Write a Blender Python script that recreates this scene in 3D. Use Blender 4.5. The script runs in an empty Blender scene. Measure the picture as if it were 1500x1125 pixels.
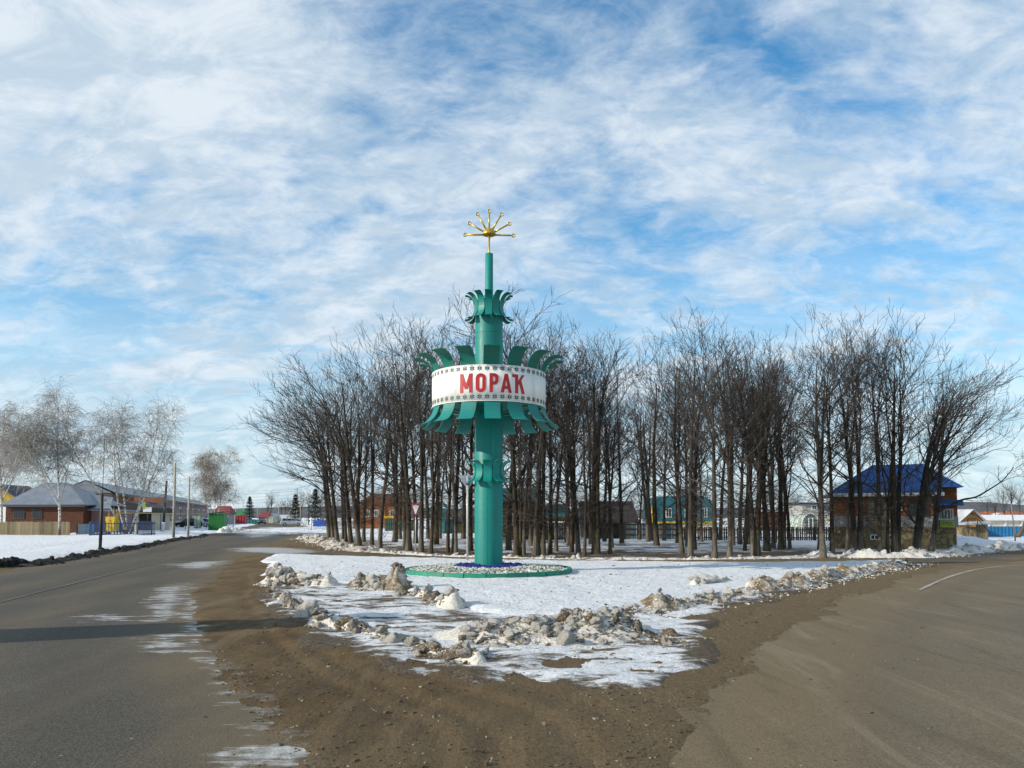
import bpy, bmesh, math, random
import numpy as np
from mathutils import Vector, Matrix, Quaternion, noise as mnoise

# ------------------------------------------------------------------ camera, sky, sun
SC = bpy.context.scene
COL = SC.collection
FPX, HC, PITCH, HORIZON = 1130.0, 1.8, math.radians(3.0), 758.0
SHIFT = (HORIZON - 562.5 - FPX * math.tan(PITCH)) / 1500.0
cam_d = bpy.data.cameras.new('camera')
cam = bpy.data.objects.new('camera', cam_d)
COL.objects.link(cam)
cam.location = (0, 0, HC)
cam.rotation_euler = (math.pi / 2 + PITCH, 0, 0)
cam_d.sensor_width = 36
cam_d.lens = FPX / 1500 * 36
cam_d.shift_y = SHIFT
cam_d.clip_end = 6000
SC.camera = cam

SUN_EL, SUN_AWAY = math.radians(24), math.radians(20)
to_sun = Vector((-math.cos(SUN_AWAY) * math.cos(SUN_EL), -math.sin(SUN_AWAY) * math.cos(SUN_EL), math.sin(SUN_EL)))

world = bpy.data.worlds.new('World')
SC.world = world
world.use_nodes = True


SKY_SEED = 23.7


def build_world():
    nt = world.node_tree
    nt.nodes.clear()
    N, L = nt.nodes.new, nt.links.new
    out = N('ShaderNodeOutputWorld')
    bg = N('ShaderNodeBackground')
    bg.inputs['Strength'].default_value = 0.10
    sky = N('ShaderNodeTexSky')
    sky.sky_type = 'NISHITA'
    sky.sun_disc = False
    sky.sun_elevation = SUN_EL
    sky.sun_rotation = math.atan2(to_sun.x, to_sun.y)
    sky.air_density = 1.0
    sky.dust_density = 0.4
    sky.ozone_density = 2.0
    hs = N('ShaderNodeHueSaturation')
    hs.inputs['Saturation'].default_value = 1.15
    hs.inputs['Value'].default_value = 1.9
    L(sky.outputs[0], hs.inputs['Color'])
    tint = N('ShaderNodeMix'); tint.data_type = 'RGBA'; tint.blend_type = 'MULTIPLY'
    tint.inputs['Factor'].default_value = 1.0
    tint.inputs['B'].default_value = (0.42, 0.93, 1.02, 1)
    L(hs.outputs[0], tint.inputs['A'])
    tc = N('ShaderNodeTexCoord')
    sep = N('ShaderNodeSeparateXYZ')
    L(tc.outputs['Generated'], sep.inputs[0])

    def math_n(op, a, b=None, clamp=False):
        m = N('ShaderNodeMath')
        m.operation = op
        m.use_clamp = clamp
        for i, v in enumerate((a, b)):
            if v is None:
                continue
            if isinstance(v, (int, float)):
                m.inputs[i].default_value = v
            else:
                L(v, m.inputs[i])
        return m.outputs[0]
    zc = math_n('MAXIMUM', sep.outputs[2], 0.0)
    den = math_n('ADD', zc, 0.36)
    u = math_n('DIVIDE', sep.outputs[0], den)
    v = math_n('DIVIDE', sep.outputs[1], den)
    comb = N('ShaderNodeCombineXYZ')
    L(u, comb.inputs[0]); L(v, comb.inputs[1])
    comb.inputs[2].default_value = SKY_SEED
    # one flat cloud layer high above, seen in perspective; stretched along the wind
    mp = N('ShaderNodeMapping')
    mp.inputs['Rotation'].default_value = (0, 0, math.radians(38))
    mp.inputs['Scale'].default_value = (1.0, 1.55, 1.0)
    mp.inputs['Location'].default_value = (0.8, 0.35, 0)
    L(comb.outputs[0], mp.inputs[0])

    def noise(scale, detail, rough, dist, vec):
        n = N('ShaderNodeTexNoise')
        n.inputs['Scale'].default_value = scale
        n.inputs['Detail'].default_value = detail
        n.inputs['Roughness'].default_value = rough
        n.inputs['Distortion'].default_value = dist
        L(vec, n.inputs['Vector'])
        return n.outputs['Fac']

    def ramp(fac, a, b):
        m = N('ShaderNodeMapRange')
        m.interpolation_type = 'SMOOTHSTEP'
        m.inputs[1].default_value = a
        m.inputs[2].default_value = b
        L(fac, m.inputs[0])
        return m.outputs[0]
    big = noise(1.35, 3, 0.5, 0.25, comb.outputs[0])
    wisp = noise(2.6, 11, 0.64, 0.55, mp.outputs[0])
    puff = noise(10.5, 9, 0.62, 0.5, mp.outputs[0])
    rip = noise(21.0, 6, 0.6, 0.8, mp.outputs[0])
    s = math_n('ADD', math_n('MULTIPLY', big, 0.95), math_n('MULTIPLY', wisp, 0.72))
    s = math_n('ADD', s, math_n('MULTIPLY', puff, 0.46))
    s = math_n('ADD', s, math_n('MULTIPLY', rip, 0.14))
    cover = ramp(s, 0.86, 1.32)
    # thin haze low over the horizon
    low = ramp(math_n('ADD', sep.outputs[2], math_n('MULTIPLY', math_n('SUBTRACT', big, 0.5), 0.30)), 0.42, 0.02)
    low = math_n('MULTIPLY', low, 0.92)
    cover = math_n('MAXIMUM', math_n('MULTIPLY', cover, 0.93), low)
    cover = math_n('MINIMUM', cover, 0.96)
    thick = ramp(noise(7.0, 9, 0.66, 0.5, mp.outputs[0]), 0.38, 0.64)
    cc = N('ShaderNodeMix')
    cc.data_type = 'RGBA'
    cc.inputs['A'].default_value = (5.5, 6.7, 7.8, 1)
    cc.inputs['B'].default_value = (7.9, 8.6, 9.2, 1)
    L(thick, cc.inputs['Factor'])
    mix = N('ShaderNodeMix')
    mix.data_type = 'RGBA'
    L(cover, mix.inputs['Factor'])
    L(tint.outputs['Result'], mix.inputs['A'])
    L(cc.outputs['Result'], mix.inputs['B'])
    L(mix.outputs['Result'], bg.inputs['Color'])
    L(bg.outputs[0], out.inputs[0])


build_world()
sun_d = bpy.data.lights.new('sun', 'SUN')
sun_d.energy = 5.0
sun_d.angle = math.radians(0.5)
sun_d.color = (1.0, 0.90, 0.76)
sun = bpy.data.objects.new('sun', sun_d)
COL.objects.link(sun)
sun.rotation_euler = (-to_sun).to_track_quat('-Z', 'Y').to_euler()
SC.view_settings.view_transform = 'Standard'
SC.view_settings.look = 'None'
SC.view_settings.exposure = 0.05
SC.view_settings.gamma = 1.0
SC.view_settings.use_curve_mapping = False

# ------------------------------------------------------------------ helpers
RNG = random.Random(11)
NR = np.random.default_rng(7)


def ray(px, py):
    dx = (px - 750.0) / FPX
    v = (562.5 - py) / FPX + SHIFT * 1500 / FPX
    return dx, math.cos(PITCH) - math.sin(PITCH) * v, math.sin(PITCH) + math.cos(PITCH) * v


def G(px, py):                       # pixel of a point on the ground -> x, y
    dx, dy, dz = ray(px, py)
    t = -HC / dz
    return dx * t, dy * t


def at(px, py, Y):                   # pixel of a point on a thing whose distance is known
    dx, dy, dz = ray(px, py)
    t = Y / dy
    return dx * t, HC + dz * t


def GP(pts):
    return [G(*p) for p in pts]


def hash2(ix, iy, seed):
    h = (ix.astype(np.int64) * 374761393 + iy.astype(np.int64) * 668265263 + seed * 1442695041) & 0xffffffff
    h = ((h ^ (h >> 13)) * 1274126177) & 0xffffffff
    return ((h ^ (h >> 16)) & 0xffff) / 65535.0


def vnoise(x, y, seed=0):
    x = np.asarray(x, float); y = np.asarray(y, float)
    ix, iy = np.floor(x), np.floor(y)
    fx, fy = x - ix, y - iy
    fx = fx * fx * (3 - 2 * fx); fy = fy * fy * (3 - 2 * fy)
    a, b = hash2(ix, iy, seed), hash2(ix + 1, iy, seed)
    c, d = hash2(ix, iy + 1, seed), hash2(ix + 1, iy + 1, seed)
    return (a * (1 - fx) + b * fx) * (1 - fy) + (c * (1 - fx) + d * fx) * fy


def fbm(x, y, sc=1.0, octv=4, seed=0, gain=0.5):
    t, a, f, n = 0, 1.0, 1.0 / sc, 0
    for o in range(octv):
        t = t + a * (vnoise(np.asarray(x) * f + 17.3 * o, np.asarray(y) * f - 9.1 * o, seed + o) * 2 - 1)
        n += a; a *= gain; f *= 2.03
    return t / n


def sdf(poly, x, y):                 # signed distance, positive inside
    P = np.array(poly, float); Q = np.roll(P, -1, axis=0)
    d2 = np.full(x.shape, 1e18); inside = np.zeros(x.shape, bool)
    for (ax, ay), (bx, by) in zip(P, Q):
        ex, ey = bx - ax, by - ay
        l2 = ex * ex + ey * ey + 1e-12
        t = np.clip(((x - ax) * ex + (y - ay) * ey) / l2, 0, 1)
        d2 = np.minimum(d2, (x - ax - t * ex) ** 2 + (y - ay - t * ey) ** 2)
        if abs(ey) > 1e-12:
            cond = ((ay > y) != (by > y)) & (x < ex * (y - ay) / ey + ax)
            inside ^= cond
    d = np.sqrt(d2)
    return np.where(inside, d, -d)


def sstep(a, b, x):
    t = np.clip((x - a) / (b - a), 0, 1)
    return t * t * (3 - 2 * t)


def smooth_poly(pts, n=6):           # Catmull-Rom through an open list
    P = [np.array(p, float) for p in pts]
    out = []
    for i in range(len(P) - 1):
        p0, p1, p2, p3 = P[max(i - 1, 0)], P[i], P[i + 1], P[min(i + 2, len(P) - 1)]
        for k in range(n):
            t = k / n
            out.append(tuple(0.5 * (2 * p1 + (p2 - p0) * t + (2 * p0 - 5 * p1 + 4 * p2 - p3) * t * t + (3 * p1 - p0 - 3 * p2 + p3) * t ** 3)))
    out.append(tuple(P[-1]))
    return out


def mesh_np(name, V, F4, mat, smooth=False):
    me = bpy.data.meshes.new(name)
    V = np.asarray(V, np.float32); F4 = np.asarray(F4, np.int32)
    k = F4.shape[1]
    me.vertices.add(len(V)); me.vertices.foreach_set('co', V.ravel())
    me.loops.add(F4.size); me.loops.foreach_set('vertex_index', F4.ravel())
    me.polygons.add(len(F4))
    me.polygons.foreach_set('loop_start', np.arange(0, F4.size, k, dtype=np.int32))
    me.polygons.foreach_set('loop_total', np.full(len(F4), k, np.int32))
    me.polygons.foreach_set('use_smooth', np.full(len(F4), smooth))
    me.update(calc_edges=True)
    if mat:
        me.materials.append(mat)
    return me


class MB:
    def __init__(s):
        s.v = []; s.f = []

    def poly(s, pts):
        i = len(s.v); s.v += [tuple(p) for p in pts]; s.f.append(tuple(range(i, i + len(pts))))
        return s

    def box(s, x0, x1, y0, y1, z0, z1):
        i = len(s.v)
        s.v += [(x, y, z) for z in (z0, z1) for y in (y0, y1) for x in (x0, x1)]
        s.f += [tuple(i + k for k in q) for q in ((0, 2, 3, 1), (4, 5, 7, 6), (0, 1, 5, 4), (1, 3, 7, 5), (3, 2, 6, 7), (2, 0, 4, 6))]
        return s

    def cyl(s, p0, p1, r0, r1=None, n=10, cap=True):
        r1 = r0 if r1 is None else r1
        p0, p1 = Vector(p0), Vector(p1)
        d = (p1 - p0).normalized()
        a = d.orthogonal().normalized(); b = d.cross(a)
        i = len(s.v)
        for p, r in ((p0, r0), (p1, r1)):
            for k in range(n):
                t = 2 * math.pi * k / n
                s.v.append(tuple(p + (a * math.cos(t) + b * math.sin(t)) * r))
        for k in range(n):
            s.f.append((i + k, i + (k + 1) % n, i + n + (k + 1) % n, i + n + k))
        if cap:
            s.f.append(tuple(i + k for k in range(n))[::-1]); s.f.append(tuple(i + n + k for k in range(n)))
        return s

    def lathe(s, prof, n=32, cap=False):
        i = len(s.v); m = len(prof)
        for k in range(n):
            t = 2 * math.pi * k / n
            for r, z in prof:
                s.v.append((r * math.cos(t), r * math.sin(t), z))
        for k in range(n):
            k2 = (k + 1) % n
            for j in range(m - 1):
                s.f.append((i + k * m + j, i + k2 * m + j, i + k2 * m + j + 1, i + k * m + j + 1))
        if cap:
            s.f.append(tuple(i + k * m + m - 1 for k in range(n)))
        return s

    def prism(s, pts, y0, y1):       # x-z outline pushed along y
        n = len(pts); i = len(s.v)
        s.v += [(x, y0, z) for x, z in pts] + [(x, y1, z) for x, z in pts]
        s.f.append(tuple(range(i, i + n))); s.f.append(tuple(range(i + 2 * n - 1, i + n - 1, -1)))
        for k in range(n):
            k2 = (k + 1) % n
            s.f.append((i + k, i + n + k, i + n + k2, i + k2))
        return s

    def mesh(s, name, mat, smooth=False, bevel=0):
        me = bpy.data.meshes.new(name)
        me.from_pydata(s.v, [], s.f)
        bm = bmesh.new(); bm.from_mesh(me)
        if bevel:
            bmesh.ops.bevel(bm, geom=list(bm.edges), offset=bevel, segments=1, affect='EDGES', clamp_overlap=True)
        bmesh.ops.recalc_face_normals(bm, faces=bm.faces)
        bm.to_mesh(me); bm.free()
        if smooth:
            me.polygons.foreach_set('use_smooth', [True] * len(me.polygons))
        if mat:
            me.materials.append(mat)
        return me


def link(name, data, parent=None, loc=(0, 0, 0), rot=(0, 0, 0), scale=(1, 1, 1), **props):
    o = bpy.data.objects.new(name, data)
    COL.objects.link(o)
    o.parent = parent
    o.location = loc; o.rotation_euler = rot; o.scale = scale
    for k, v in props.items():
        if v is not None:
            o[k] = v
    return o


def thing(name, label, cat, loc, rotz=0.0, group=None, data=None, scale=(1, 1, 1)):
    return link(name, data, None, loc, (0, 0, rotz), scale, label=label, category=cat, group=group)


# ------------------------------------------------------------------ materials
MATS = {}


def mat(name, col, rough=0.8, var=0.15, vscale=6.0, bump=0.0, bscale=30.0, metal=0.0, col2=None, detail=5, objvar=0.0, coords='Object', stretch=None):
    """A surface colour broken up by noise (colour, roughness) with fine relief."""
    if name in MATS:
        return MATS[name]
    m = bpy.data.materials.new(name); m.use_nodes = True
    nt = m.node_tree; N, L = nt.nodes.new, nt.links.new
    b = nt.nodes['Principled BSDF']
    b.inputs['Metallic'].default_value = metal
    tc = N('ShaderNodeTexCoord')
    vec = tc.outputs[coords]
    if stretch:
        mp = N('ShaderNodeMapping'); mp.inputs['Scale'].default_value = stretch
        L(vec, mp.inputs[0]); vec = mp.outputs[0]
    n = N('ShaderNodeTexNoise'); n.inputs['Scale'].default_value = vscale; n.inputs['Detail'].default_value = detail
    n.inputs['Roughness'].default_value = 0.65
    L(vec, n.inputs['Vector'])
    r = N('ShaderNodeValToRGB')
    c2 = col2 or tuple(min(1, c * (1 + var)) for c in col)
    c1 = col if col2 else tuple(c * (1 - var) for c in col)
    r.color_ramp.elements[0].position = 0.32; r.color_ramp.elements[0].color = (*c1, 1)
    r.color_ramp.elements[1].position = 0.68; r.color_ramp.elements[1].color = (*c2, 1)
    L(n.outputs['Fac'], r.inputs[0])
    col_out = r.outputs[0]
    if objvar:
        oi = N('ShaderNodeObjectInfo'); hv = N('ShaderNodeHueSaturation')
        mr = N('ShaderNodeMapRange'); mr.inputs[3].default_value = 1 - objvar; mr.inputs[4].default_value = 1 + objvar
        L(oi.outputs['Random'], mr.inputs[0]); L(mr.outputs[0], hv.inputs['Value']); L(col_out, hv.inputs['Color'])
        col_out = hv.outputs[0]
    L(col_out, b.inputs['Base Color'])
    rr = N('ShaderNodeMapRange'); rr.inputs[3].default_value = max(0.02, rough - 0.1); rr.inputs[4].default_value = min(1, rough + 0.1)
    L(n.outputs['Fac'], rr.inputs[0]); L(rr.outputs[0], b.inputs['Roughness'])
    if bump:
        n2 = N('ShaderNodeTexNoise'); n2.inputs['Scale'].default_value = bscale; n2.inputs['Detail'].default_value = 4
        L(vec, n2.inputs['Vector'])
        bp = N('ShaderNodeBump'); bp.inputs['Strength'].default_value = 1.0; bp.inputs['Distance'].default_value = bump
        L(n2.outputs['Fac'], bp.inputs['Height']); L(bp.outputs[0], b.inputs['Normal'])
    MATS[name] = m
    return m


class NT:
    """small node builder"""
    def __init__(s, name):
        s.m = bpy.data.materials.new(name); s.m.use_nodes = True
        s.t = s.m.node_tree; s.b = s.t.nodes['Principled BSDF']
        s.tc = s.t.nodes.new('ShaderNodeTexCoord')
        MATS[name] = s.m

    def L(s, a, b):
        s.t.links.new(a, b)

    def val(s, node, i, v):
        if isinstance(v, (int, float)):
            node.inputs[i].default_value = v
        elif isinstance(v, tuple):
            node.inputs[i].default_value = (*v, 1) if len(v) == 3 else v
        else:
            s.L(v, node.inputs[i])

    def noise(s, scale, detail=5, rough=0.6, stretch=None, dist=0.0, coords='Object', off=(0, 0, 0)):
        v = s.tc.outputs[coords]
        mp = s.t.nodes.new('ShaderNodeMapping')
        mp.inputs['Scale'].default_value = stretch or (1, 1, 1)
        mp.inputs['Location'].default_value = off
        s.L(v, mp.inputs[0])
        n = s.t.nodes.new('ShaderNodeTexNoise')
        n.inputs['Scale'].default_value = scale; n.inputs['Detail'].default_value = detail
        n.inputs['Roughness'].default_value = rough; n.inputs['Distortion'].default_value = dist
        s.L(mp.outputs[0], n.inputs['Vector'])
        return n.outputs['Fac']

    def ramp(s, f, a, b, lo=0.0, hi=1.0):
        m = s.t.nodes.new('ShaderNodeMapRange'); m.interpolation_type = 'SMOOTHSTEP'
        s.val(m, 0, f)
        m.inputs[1].default_value = a; m.inputs[2].default_value = b
        m.inputs[3].default_value = lo; m.inputs[4].default_value = hi
        return m.outputs[0]

    def mix(s, f, a, b):
        m = s.t.nodes.new('ShaderNodeMix'); m.data_type = 'RGBA'
        s.val(m, 'Factor', f)
        for k, v in (('A', a), ('B', b)):
            s.val(m, {'A': 6, 'B': 7}[k], v)
        return m.outputs[2]

    def math(s, op, a, b=0.0, clamp=False):
        m = s.t.nodes.new('ShaderNodeMath'); m.operation = op; m.use_clamp = clamp
        s.val(m, 0, a); s.val(m, 1, b)
        return m.outputs[0]

    def attr(s, name):
        a = s.t.nodes.new('ShaderNodeAttribute'); a.attribute_name = name
        return a.outputs['Fac']

    def sep(s, coords='Object'):
        q = s.t.nodes.new('ShaderNodeSeparateXYZ'); s.L(s.tc.outputs[coords], q.inputs[0])
        return q.outputs

    def bump(s, h, dist, normal=None):
        b = s.t.nodes.new('ShaderNodeBump'); b.inputs['Distance'].default_value = dist
        s.L(h, b.inputs['Height'])
        if normal is not None:
            s.L(normal, b.inputs['Normal'])
        return b.outputs[0]

    def done(s, col, rough=0.8, normal=None, spec=None):
        s.val(s.b, 'Base Color', col); s.val(s.b, 'Roughness', rough)
        if normal is not None:
            s.L(normal, s.b.inputs['Normal'])
        if spec is not None:
            s.b.inputs['Specular IOR Level'].default_value = spec
        return s.m


def make_asphalt(name, base, dust, reach=1.3):
    k = NT(name)
    g = k.noise(55, 3, 0.7); g2 = k.noise(140, 2, 0.6); big = k.noise(0.35, 4, 0.55); lane = k.noise(0.5, 5, 0.6, stretch=(1.6, 0.18, 1))
    c = k.mix(k.ramp(g, 0.35, 0.66), tuple(x * 0.42 for x in base), tuple(x * 1.5 for x in base))
    c = k.mix(k.ramp(g2, 0.62, 0.8), c, tuple(min(1, x * 2.3) for x in base))
    c = k.mix(k.math('MULTIPLY', k.ramp(big, 0.4, 0.7), 0.30), c, tuple(x * 0.6 for x in base))
    c = k.mix(k.math('MULTIPLY', k.ramp(lane, 0.45, 0.7), 0.38), c, dust)
    e = k.math('ADD', k.attr('edge'), k.math('MULTIPLY', k.math('SUBTRACT', k.noise(0.9, 6, 0.65, stretch=(1, .5, 1)), 0.5), 2.6))
    c = k.mix(k.math('MULTIPLY', k.ramp(e, reach, -0.1), 0.85), c, dust)
    wv = k.math('SINE', k.math('ADD', k.math('MULTIPLY', k.attr('edge'), 3.3), k.math('MULTIPLY', k.noise(0.4, 3, 0.5), 3.0)))
    c = k.mix(k.math('MULTIPLY', k.ramp(wv, 0.1, 1.0), 0.20), c, tuple(x * 0.55 for x in base))
    c = k.mix(k.math('MULTIPLY', k.ramp(wv, -0.2, -1.0), 0.16), c, dust)
    if reach > 3:
        f9 = k.noise(26, 6, 0.75); w9 = k.noise(0.8, 7, 0.68, stretch=(2.4, 0.30, 1), dist=0.8)
        c = k.mix(k.math('MULTIPLY', k.ramp(f9, 0.42, 0.70), 0.55), c, tuple(x * 0.45 for x in dust))
        c = k.mix(k.math('MULTIPLY', k.ramp(w9, 0.52, 0.68), 0.45), c, (0.25, 0.20, 0.135))
        c = k.mix(k.math('MULTIPLY', k.ramp(w9, 0.46, 0.30), 0.55), c, (0.085, 0.063, 0.038))
    ic = k.noise(2.4, 9, 0.72, stretch=(0.55, 1.7, 1)); fi = k.noise(30, 4, 0.7)
    im = k.math('MULTIPLY', k.ramp(k.math('ADD', k.attr('ice'), k.math('MULTIPLY', k.math('SUBTRACT', ic, 0.5), 2.6)), 0.42, 0.80), k.ramp(fi, 0.25, 0.55, 0.55, 1.0))
    c = k.mix(im, c, k.mix(k.ramp(k.noise(7, 6, 0.7), 0.35, 0.65), (0.24, 0.225, 0.20), (0.50, 0.49, 0.47)))
    return k.done(c, k.ramp(im, 0.2, 1.0, 0.88, 0.42), k.bump(g, 0.012), 0.3)


M_asph = make_asphalt('asphalt_main', (0.086, 0.075, 0.058), (0.150, 0.112, 0.063))
M_asph2 = make_asphalt('asphalt_dusty', (0.160, 0.136, 0.100), (0.180, 0.130, 0.068), 4.5)


def make_dirt():
    k = NT('dirt')
    a = k.noise(1.1, 8, 0.65, stretch=(1, 0.6, 1)); f = k.noise(26, 6, 0.75); s = k.noise(0.35, 4, 0.55, off=(5, 3, 0)); st = k.noise(70, 2, 0.5)
    c = k.mix(k.ramp(a, 0.34, 0.66), (0.128, 0.078, 0.029), (0.235, 0.153, 0.064))
    c = k.mix(k.math('MULTIPLY', k.ramp(f, 0.3, 0.75), 0.62), c, (0.055, 0.037, 0.018))
    c = k.mix(k.math('MULTIPLY', k.ramp(s, 0.45, 0.7), 0.45), c, (0.21, 0.158, 0.092))
    c = k.mix(k.ramp(st, 0.68, 0.76), c, (0.30, 0.25, 0.18))
    w1 = k.noise(1.0, 6, 0.7, stretch=(2.6, 0.28, 1), dist=0.6)
    c = k.mix(k.math('MULTIPLY', k.ramp(w1, 0.50, 0.66), 0.5), c, (0.25, 0.182, 0.10))
    c = k.mix(k.math('MULTIPLY', k.ramp(w1, 0.46, 0.32), 0.5), c, (0.06, 0.041, 0.021))
    sm = k.noise(9, 5, 0.7, stretch=(1, 0.5, 1))
    c = k.mix(k.math('MULTIPLY', k.ramp(sm, 0.58, 0.75), 0.5), c, (0.045, 0.031, 0.016))
    pm = k.ramp(k.math('ADD', k.attr('pale'), k.math('MULTIPLY', k.math('SUBTRACT', k.noise(0.8, 8, 0.68, stretch=(1, 0.7, 1)), 0.5), 1.5)), 0.2, 1.05)
    tan_ = k.mix(k.ramp(f, 0.35, 0.68), (0.145, 0.100, 0.049), (0.235, 0.170, 0.090))
    c = k.mix(pm, c, tan_)
    ic = k.noise(2.4, 9, 0.72, stretch=(0.8, 1.3, 1))
    im = k.ramp(k.math('ADD', k.attr('ice'), k.math('MULTIPLY', k.math('SUBTRACT', ic, 0.5), 2.6)), 0.50, 0.95)
    c = k.mix(k.math('MULTIPLY', im, 0.75), c, k.mix(k.ramp(f, 0.35, 0.65), (0.20, 0.175, 0.14), (0.42, 0.40, 0.37)))
    n = k.bump(f, 0.075)
    n = k.bump(sm, 0.06, n)
    n = k.bump(a, 0.09, n)
    return k.done(c, k.ramp(w1, 0.46, 0.30, 0.92, 0.5), n, 0.3)


M_dirt = make_dirt()


def make_snow(name, dirtiness=0.25, cover=None, litter=(0.09, 0.062, 0.032)):
    k = NT(name)
    a = k.noise(5.5, 6, 0.62, stretch=(1, 0.8, 1)); f = k.noise(32, 4, 0.65); big = k.noise(0.5, 6, 0.6)
    c = k.mix(k.ramp(a, 0.3, 0.7), (0.74, 0.76, 0.79), (0.87, 0.88, 0.89))
    c = k.mix(k.math('MULTIPLY', k.ramp(f, 0.58, 0.8), dirtiness), c, (0.42, 0.38, 0.32))
    if cover is not None:            # bare ground melted out of the snow
        bl = k.math('ADD', k.math('MULTIPLY', big, 0.45), k.math('MULTIPLY', k.noise(2.6, 8, 0.7, stretch=(0.65, 1.25, 1)), 0.55))
        w = k.math('ADD', bl, k.attr('bare'))
        bare = k.ramp(w, cover - 0.045, cover + 0.045)
        lit = k.mix(k.ramp(f, 0.35, 0.65), tuple(x * 0.55 for x in litter), tuple(x * 1.7 for x in litter))
        c = k.mix(bare, c, lit)
    fp = k.noise(2.1, 3, 0.55, off=(4, 9, 0))
    n = k.bump(k.ramp(fp, 0.40, 0.47), 0.035)
    n = k.bump(k.noise(11, 5, 0.65), 0.09, n)
    n = k.bump(a, 0.08, n)
    n = k.bump(f, 0.02, n)
    c = k.mix(k.math('MULTIPLY', k.ramp(k.noise(60, 3, 0.7), 0.67, 0.73), 0.35), c, (0.2, 0.17, 0.13))
    return k.done(c, 0.75, n, 0.3)


M_snow = make_snow('snow_crust', 0.22)
M_snow_left = make_snow('snow_trodden', 0.3, 0.70)
M_snow_far = make_snow('snow_field_patchy', 0.25, 0.66)
M_grove = make_snow('snow_with_leaf_litter', 0.35, 0.53)
M_icy = make_snow('mud_streaked_ice', 0.7, 0.525, (0.10, 0.072, 0.042))


def make_ice():
    k = NT('grey_ice')
    a = k.noise(4, 8, 0.7, stretch=(0.6, 2.2, 1)); f = k.noise(40, 4, 0.6)
    c = k.mix(k.ramp(a, 0.36, 0.72), (0.115, 0.098, 0.074), (0.36, 0.35, 0.34))
    c = k.mix(k.math('MULTIPLY', k.ramp(f, 0.5, 0.75), 0.4), c, (0.13, 0.10, 0.07))
    return k.done(c, k.ramp(f, 0.3, 0.7, 0.22, 0.6), k.bump(a, 0.025), 0.5)


M_ice = make_ice()


def make_chunk(name, dirt_amt, dirt_col=(0.13, 0.092, 0.05), white=(0.74, 0.72, 0.68)):
    k = NT(name)
    oi = k.t.nodes.new('ShaderNodeObjectInfo')
    a = k.noise(3.2, 8, 0.7, coords='Object'); f = k.noise(22, 5, 0.65)
    w = k.math('ADD', a, k.math('MULTIPLY', k.math('SUBTRACT', oi.outputs['Random'], 0.5), 0.30))
    c = k.mix(k.ramp(w, 0.72 - dirt_amt * 0.5, 0.84 - dirt_amt * 0.3), white, dirt_col)
    c = k.mix(k.math('MULTIPLY', k.ramp(f, 0.45, 0.72), 0.55), c, tuple(x * 0.9 for x in dirt_col))
    return k.done(c, 0.85, k.bump(f, 0.05), 0.3)


M_chunk = make_chunk('dirty_snow_chunk', 0.58, (0.17, 0.12, 0.065), (0.71, 0.67, 0.60))
M_chunk_clean = make_chunk('clean_snow_chunk', 0.22, (0.25, 0.21, 0.16))
M_chunk_black = make_chunk('sooty_snow_chunk', 0.95, (0.018, 0.015, 0.012), (0.10, 0.09, 0.08))


def make_bark(name, dark, light, pale=None, pale_h=1.3):
    k = NT(name)
    st = k.noise(9, 5, 0.65, stretch=(1, 1, 0.18)); a = k.noise(2.0, 4, 0.6)
    c = k.mix(k.ramp(st, 0.35, 0.68), dark, light)
    if pale:
        z = k.sep()[2]
        w = k.math('ADD', z, k.math('MULTIPLY', k.math('SUBTRACT', a, 0.5), 1.6))
        c = k.mix(k.math('MULTIPLY', k.ramp(w, pale_h + 0.35, pale_h - 0.3), 0.75), c, k.mix(k.ramp(st, 0.3, 0.7), tuple(x * 0.45 for x in pale), pale))
    oi = k.t.nodes.new('ShaderNodeObjectInfo'); hv = k.t.nodes.new('ShaderNodeHueSaturation')
    k.L(k.ramp(oi.outputs['Random'], 0, 1, 0.65, 1.3), hv.inputs['Value']); k.L(k.ramp(oi.outputs['Random'], 0, 1, 1.2, 0.7), hv.inputs['Saturation']); k.L(c, hv.inputs['Color'])
    return k.done(hv.outputs[0], 0.95, k.bump(st, 0.04), 0.2)


M_bark = make_bark('dark_bark', (0.022, 0.018, 0.014), (0.070, 0.055, 0.041), (0.175, 0.145, 0.10))
M_twig = mat('brown_twig', (0.047, 0.038, 0.031), 0.9, 0.3, 3, objvar=.3)
M_twig2 = mat('low_shoot_twig', (0.058, 0.043, 0.030), 0.9, 0.3, 3, objvar=.3)


def make_birch():
    k = NT('birch_bark')
    a = k.noise(3.2, 5, 0.7, stretch=(1, 1, 2.4)); b = k.noise(1.3, 3, 0.6)
    c = k.mix(k.ramp(a, 0.50, 0.60), (0.60, 0.57, 0.52), (0.05, 0.042, 0.036))
    z = k.sep()[2]
    c = k.mix(k.math('MULTIPLY', k.ramp(k.math('ADD', z, k.math('MULTIPLY', b, 1.5)), 2.2, 0.9), 0.8), c, (0.06, 0.05, 0.042))
    return k.done(c, 0.8, None, 0.3)


M_birch = make_birch()
M_btwig = mat('birch_twig', (0.31, 0.285, 0.255), 0.9, 0.25, 3)
M_btwig2 = mat('far_birch_twig', (0.25, 0.205, 0.155), 0.9, 0.3, 3)


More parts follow.
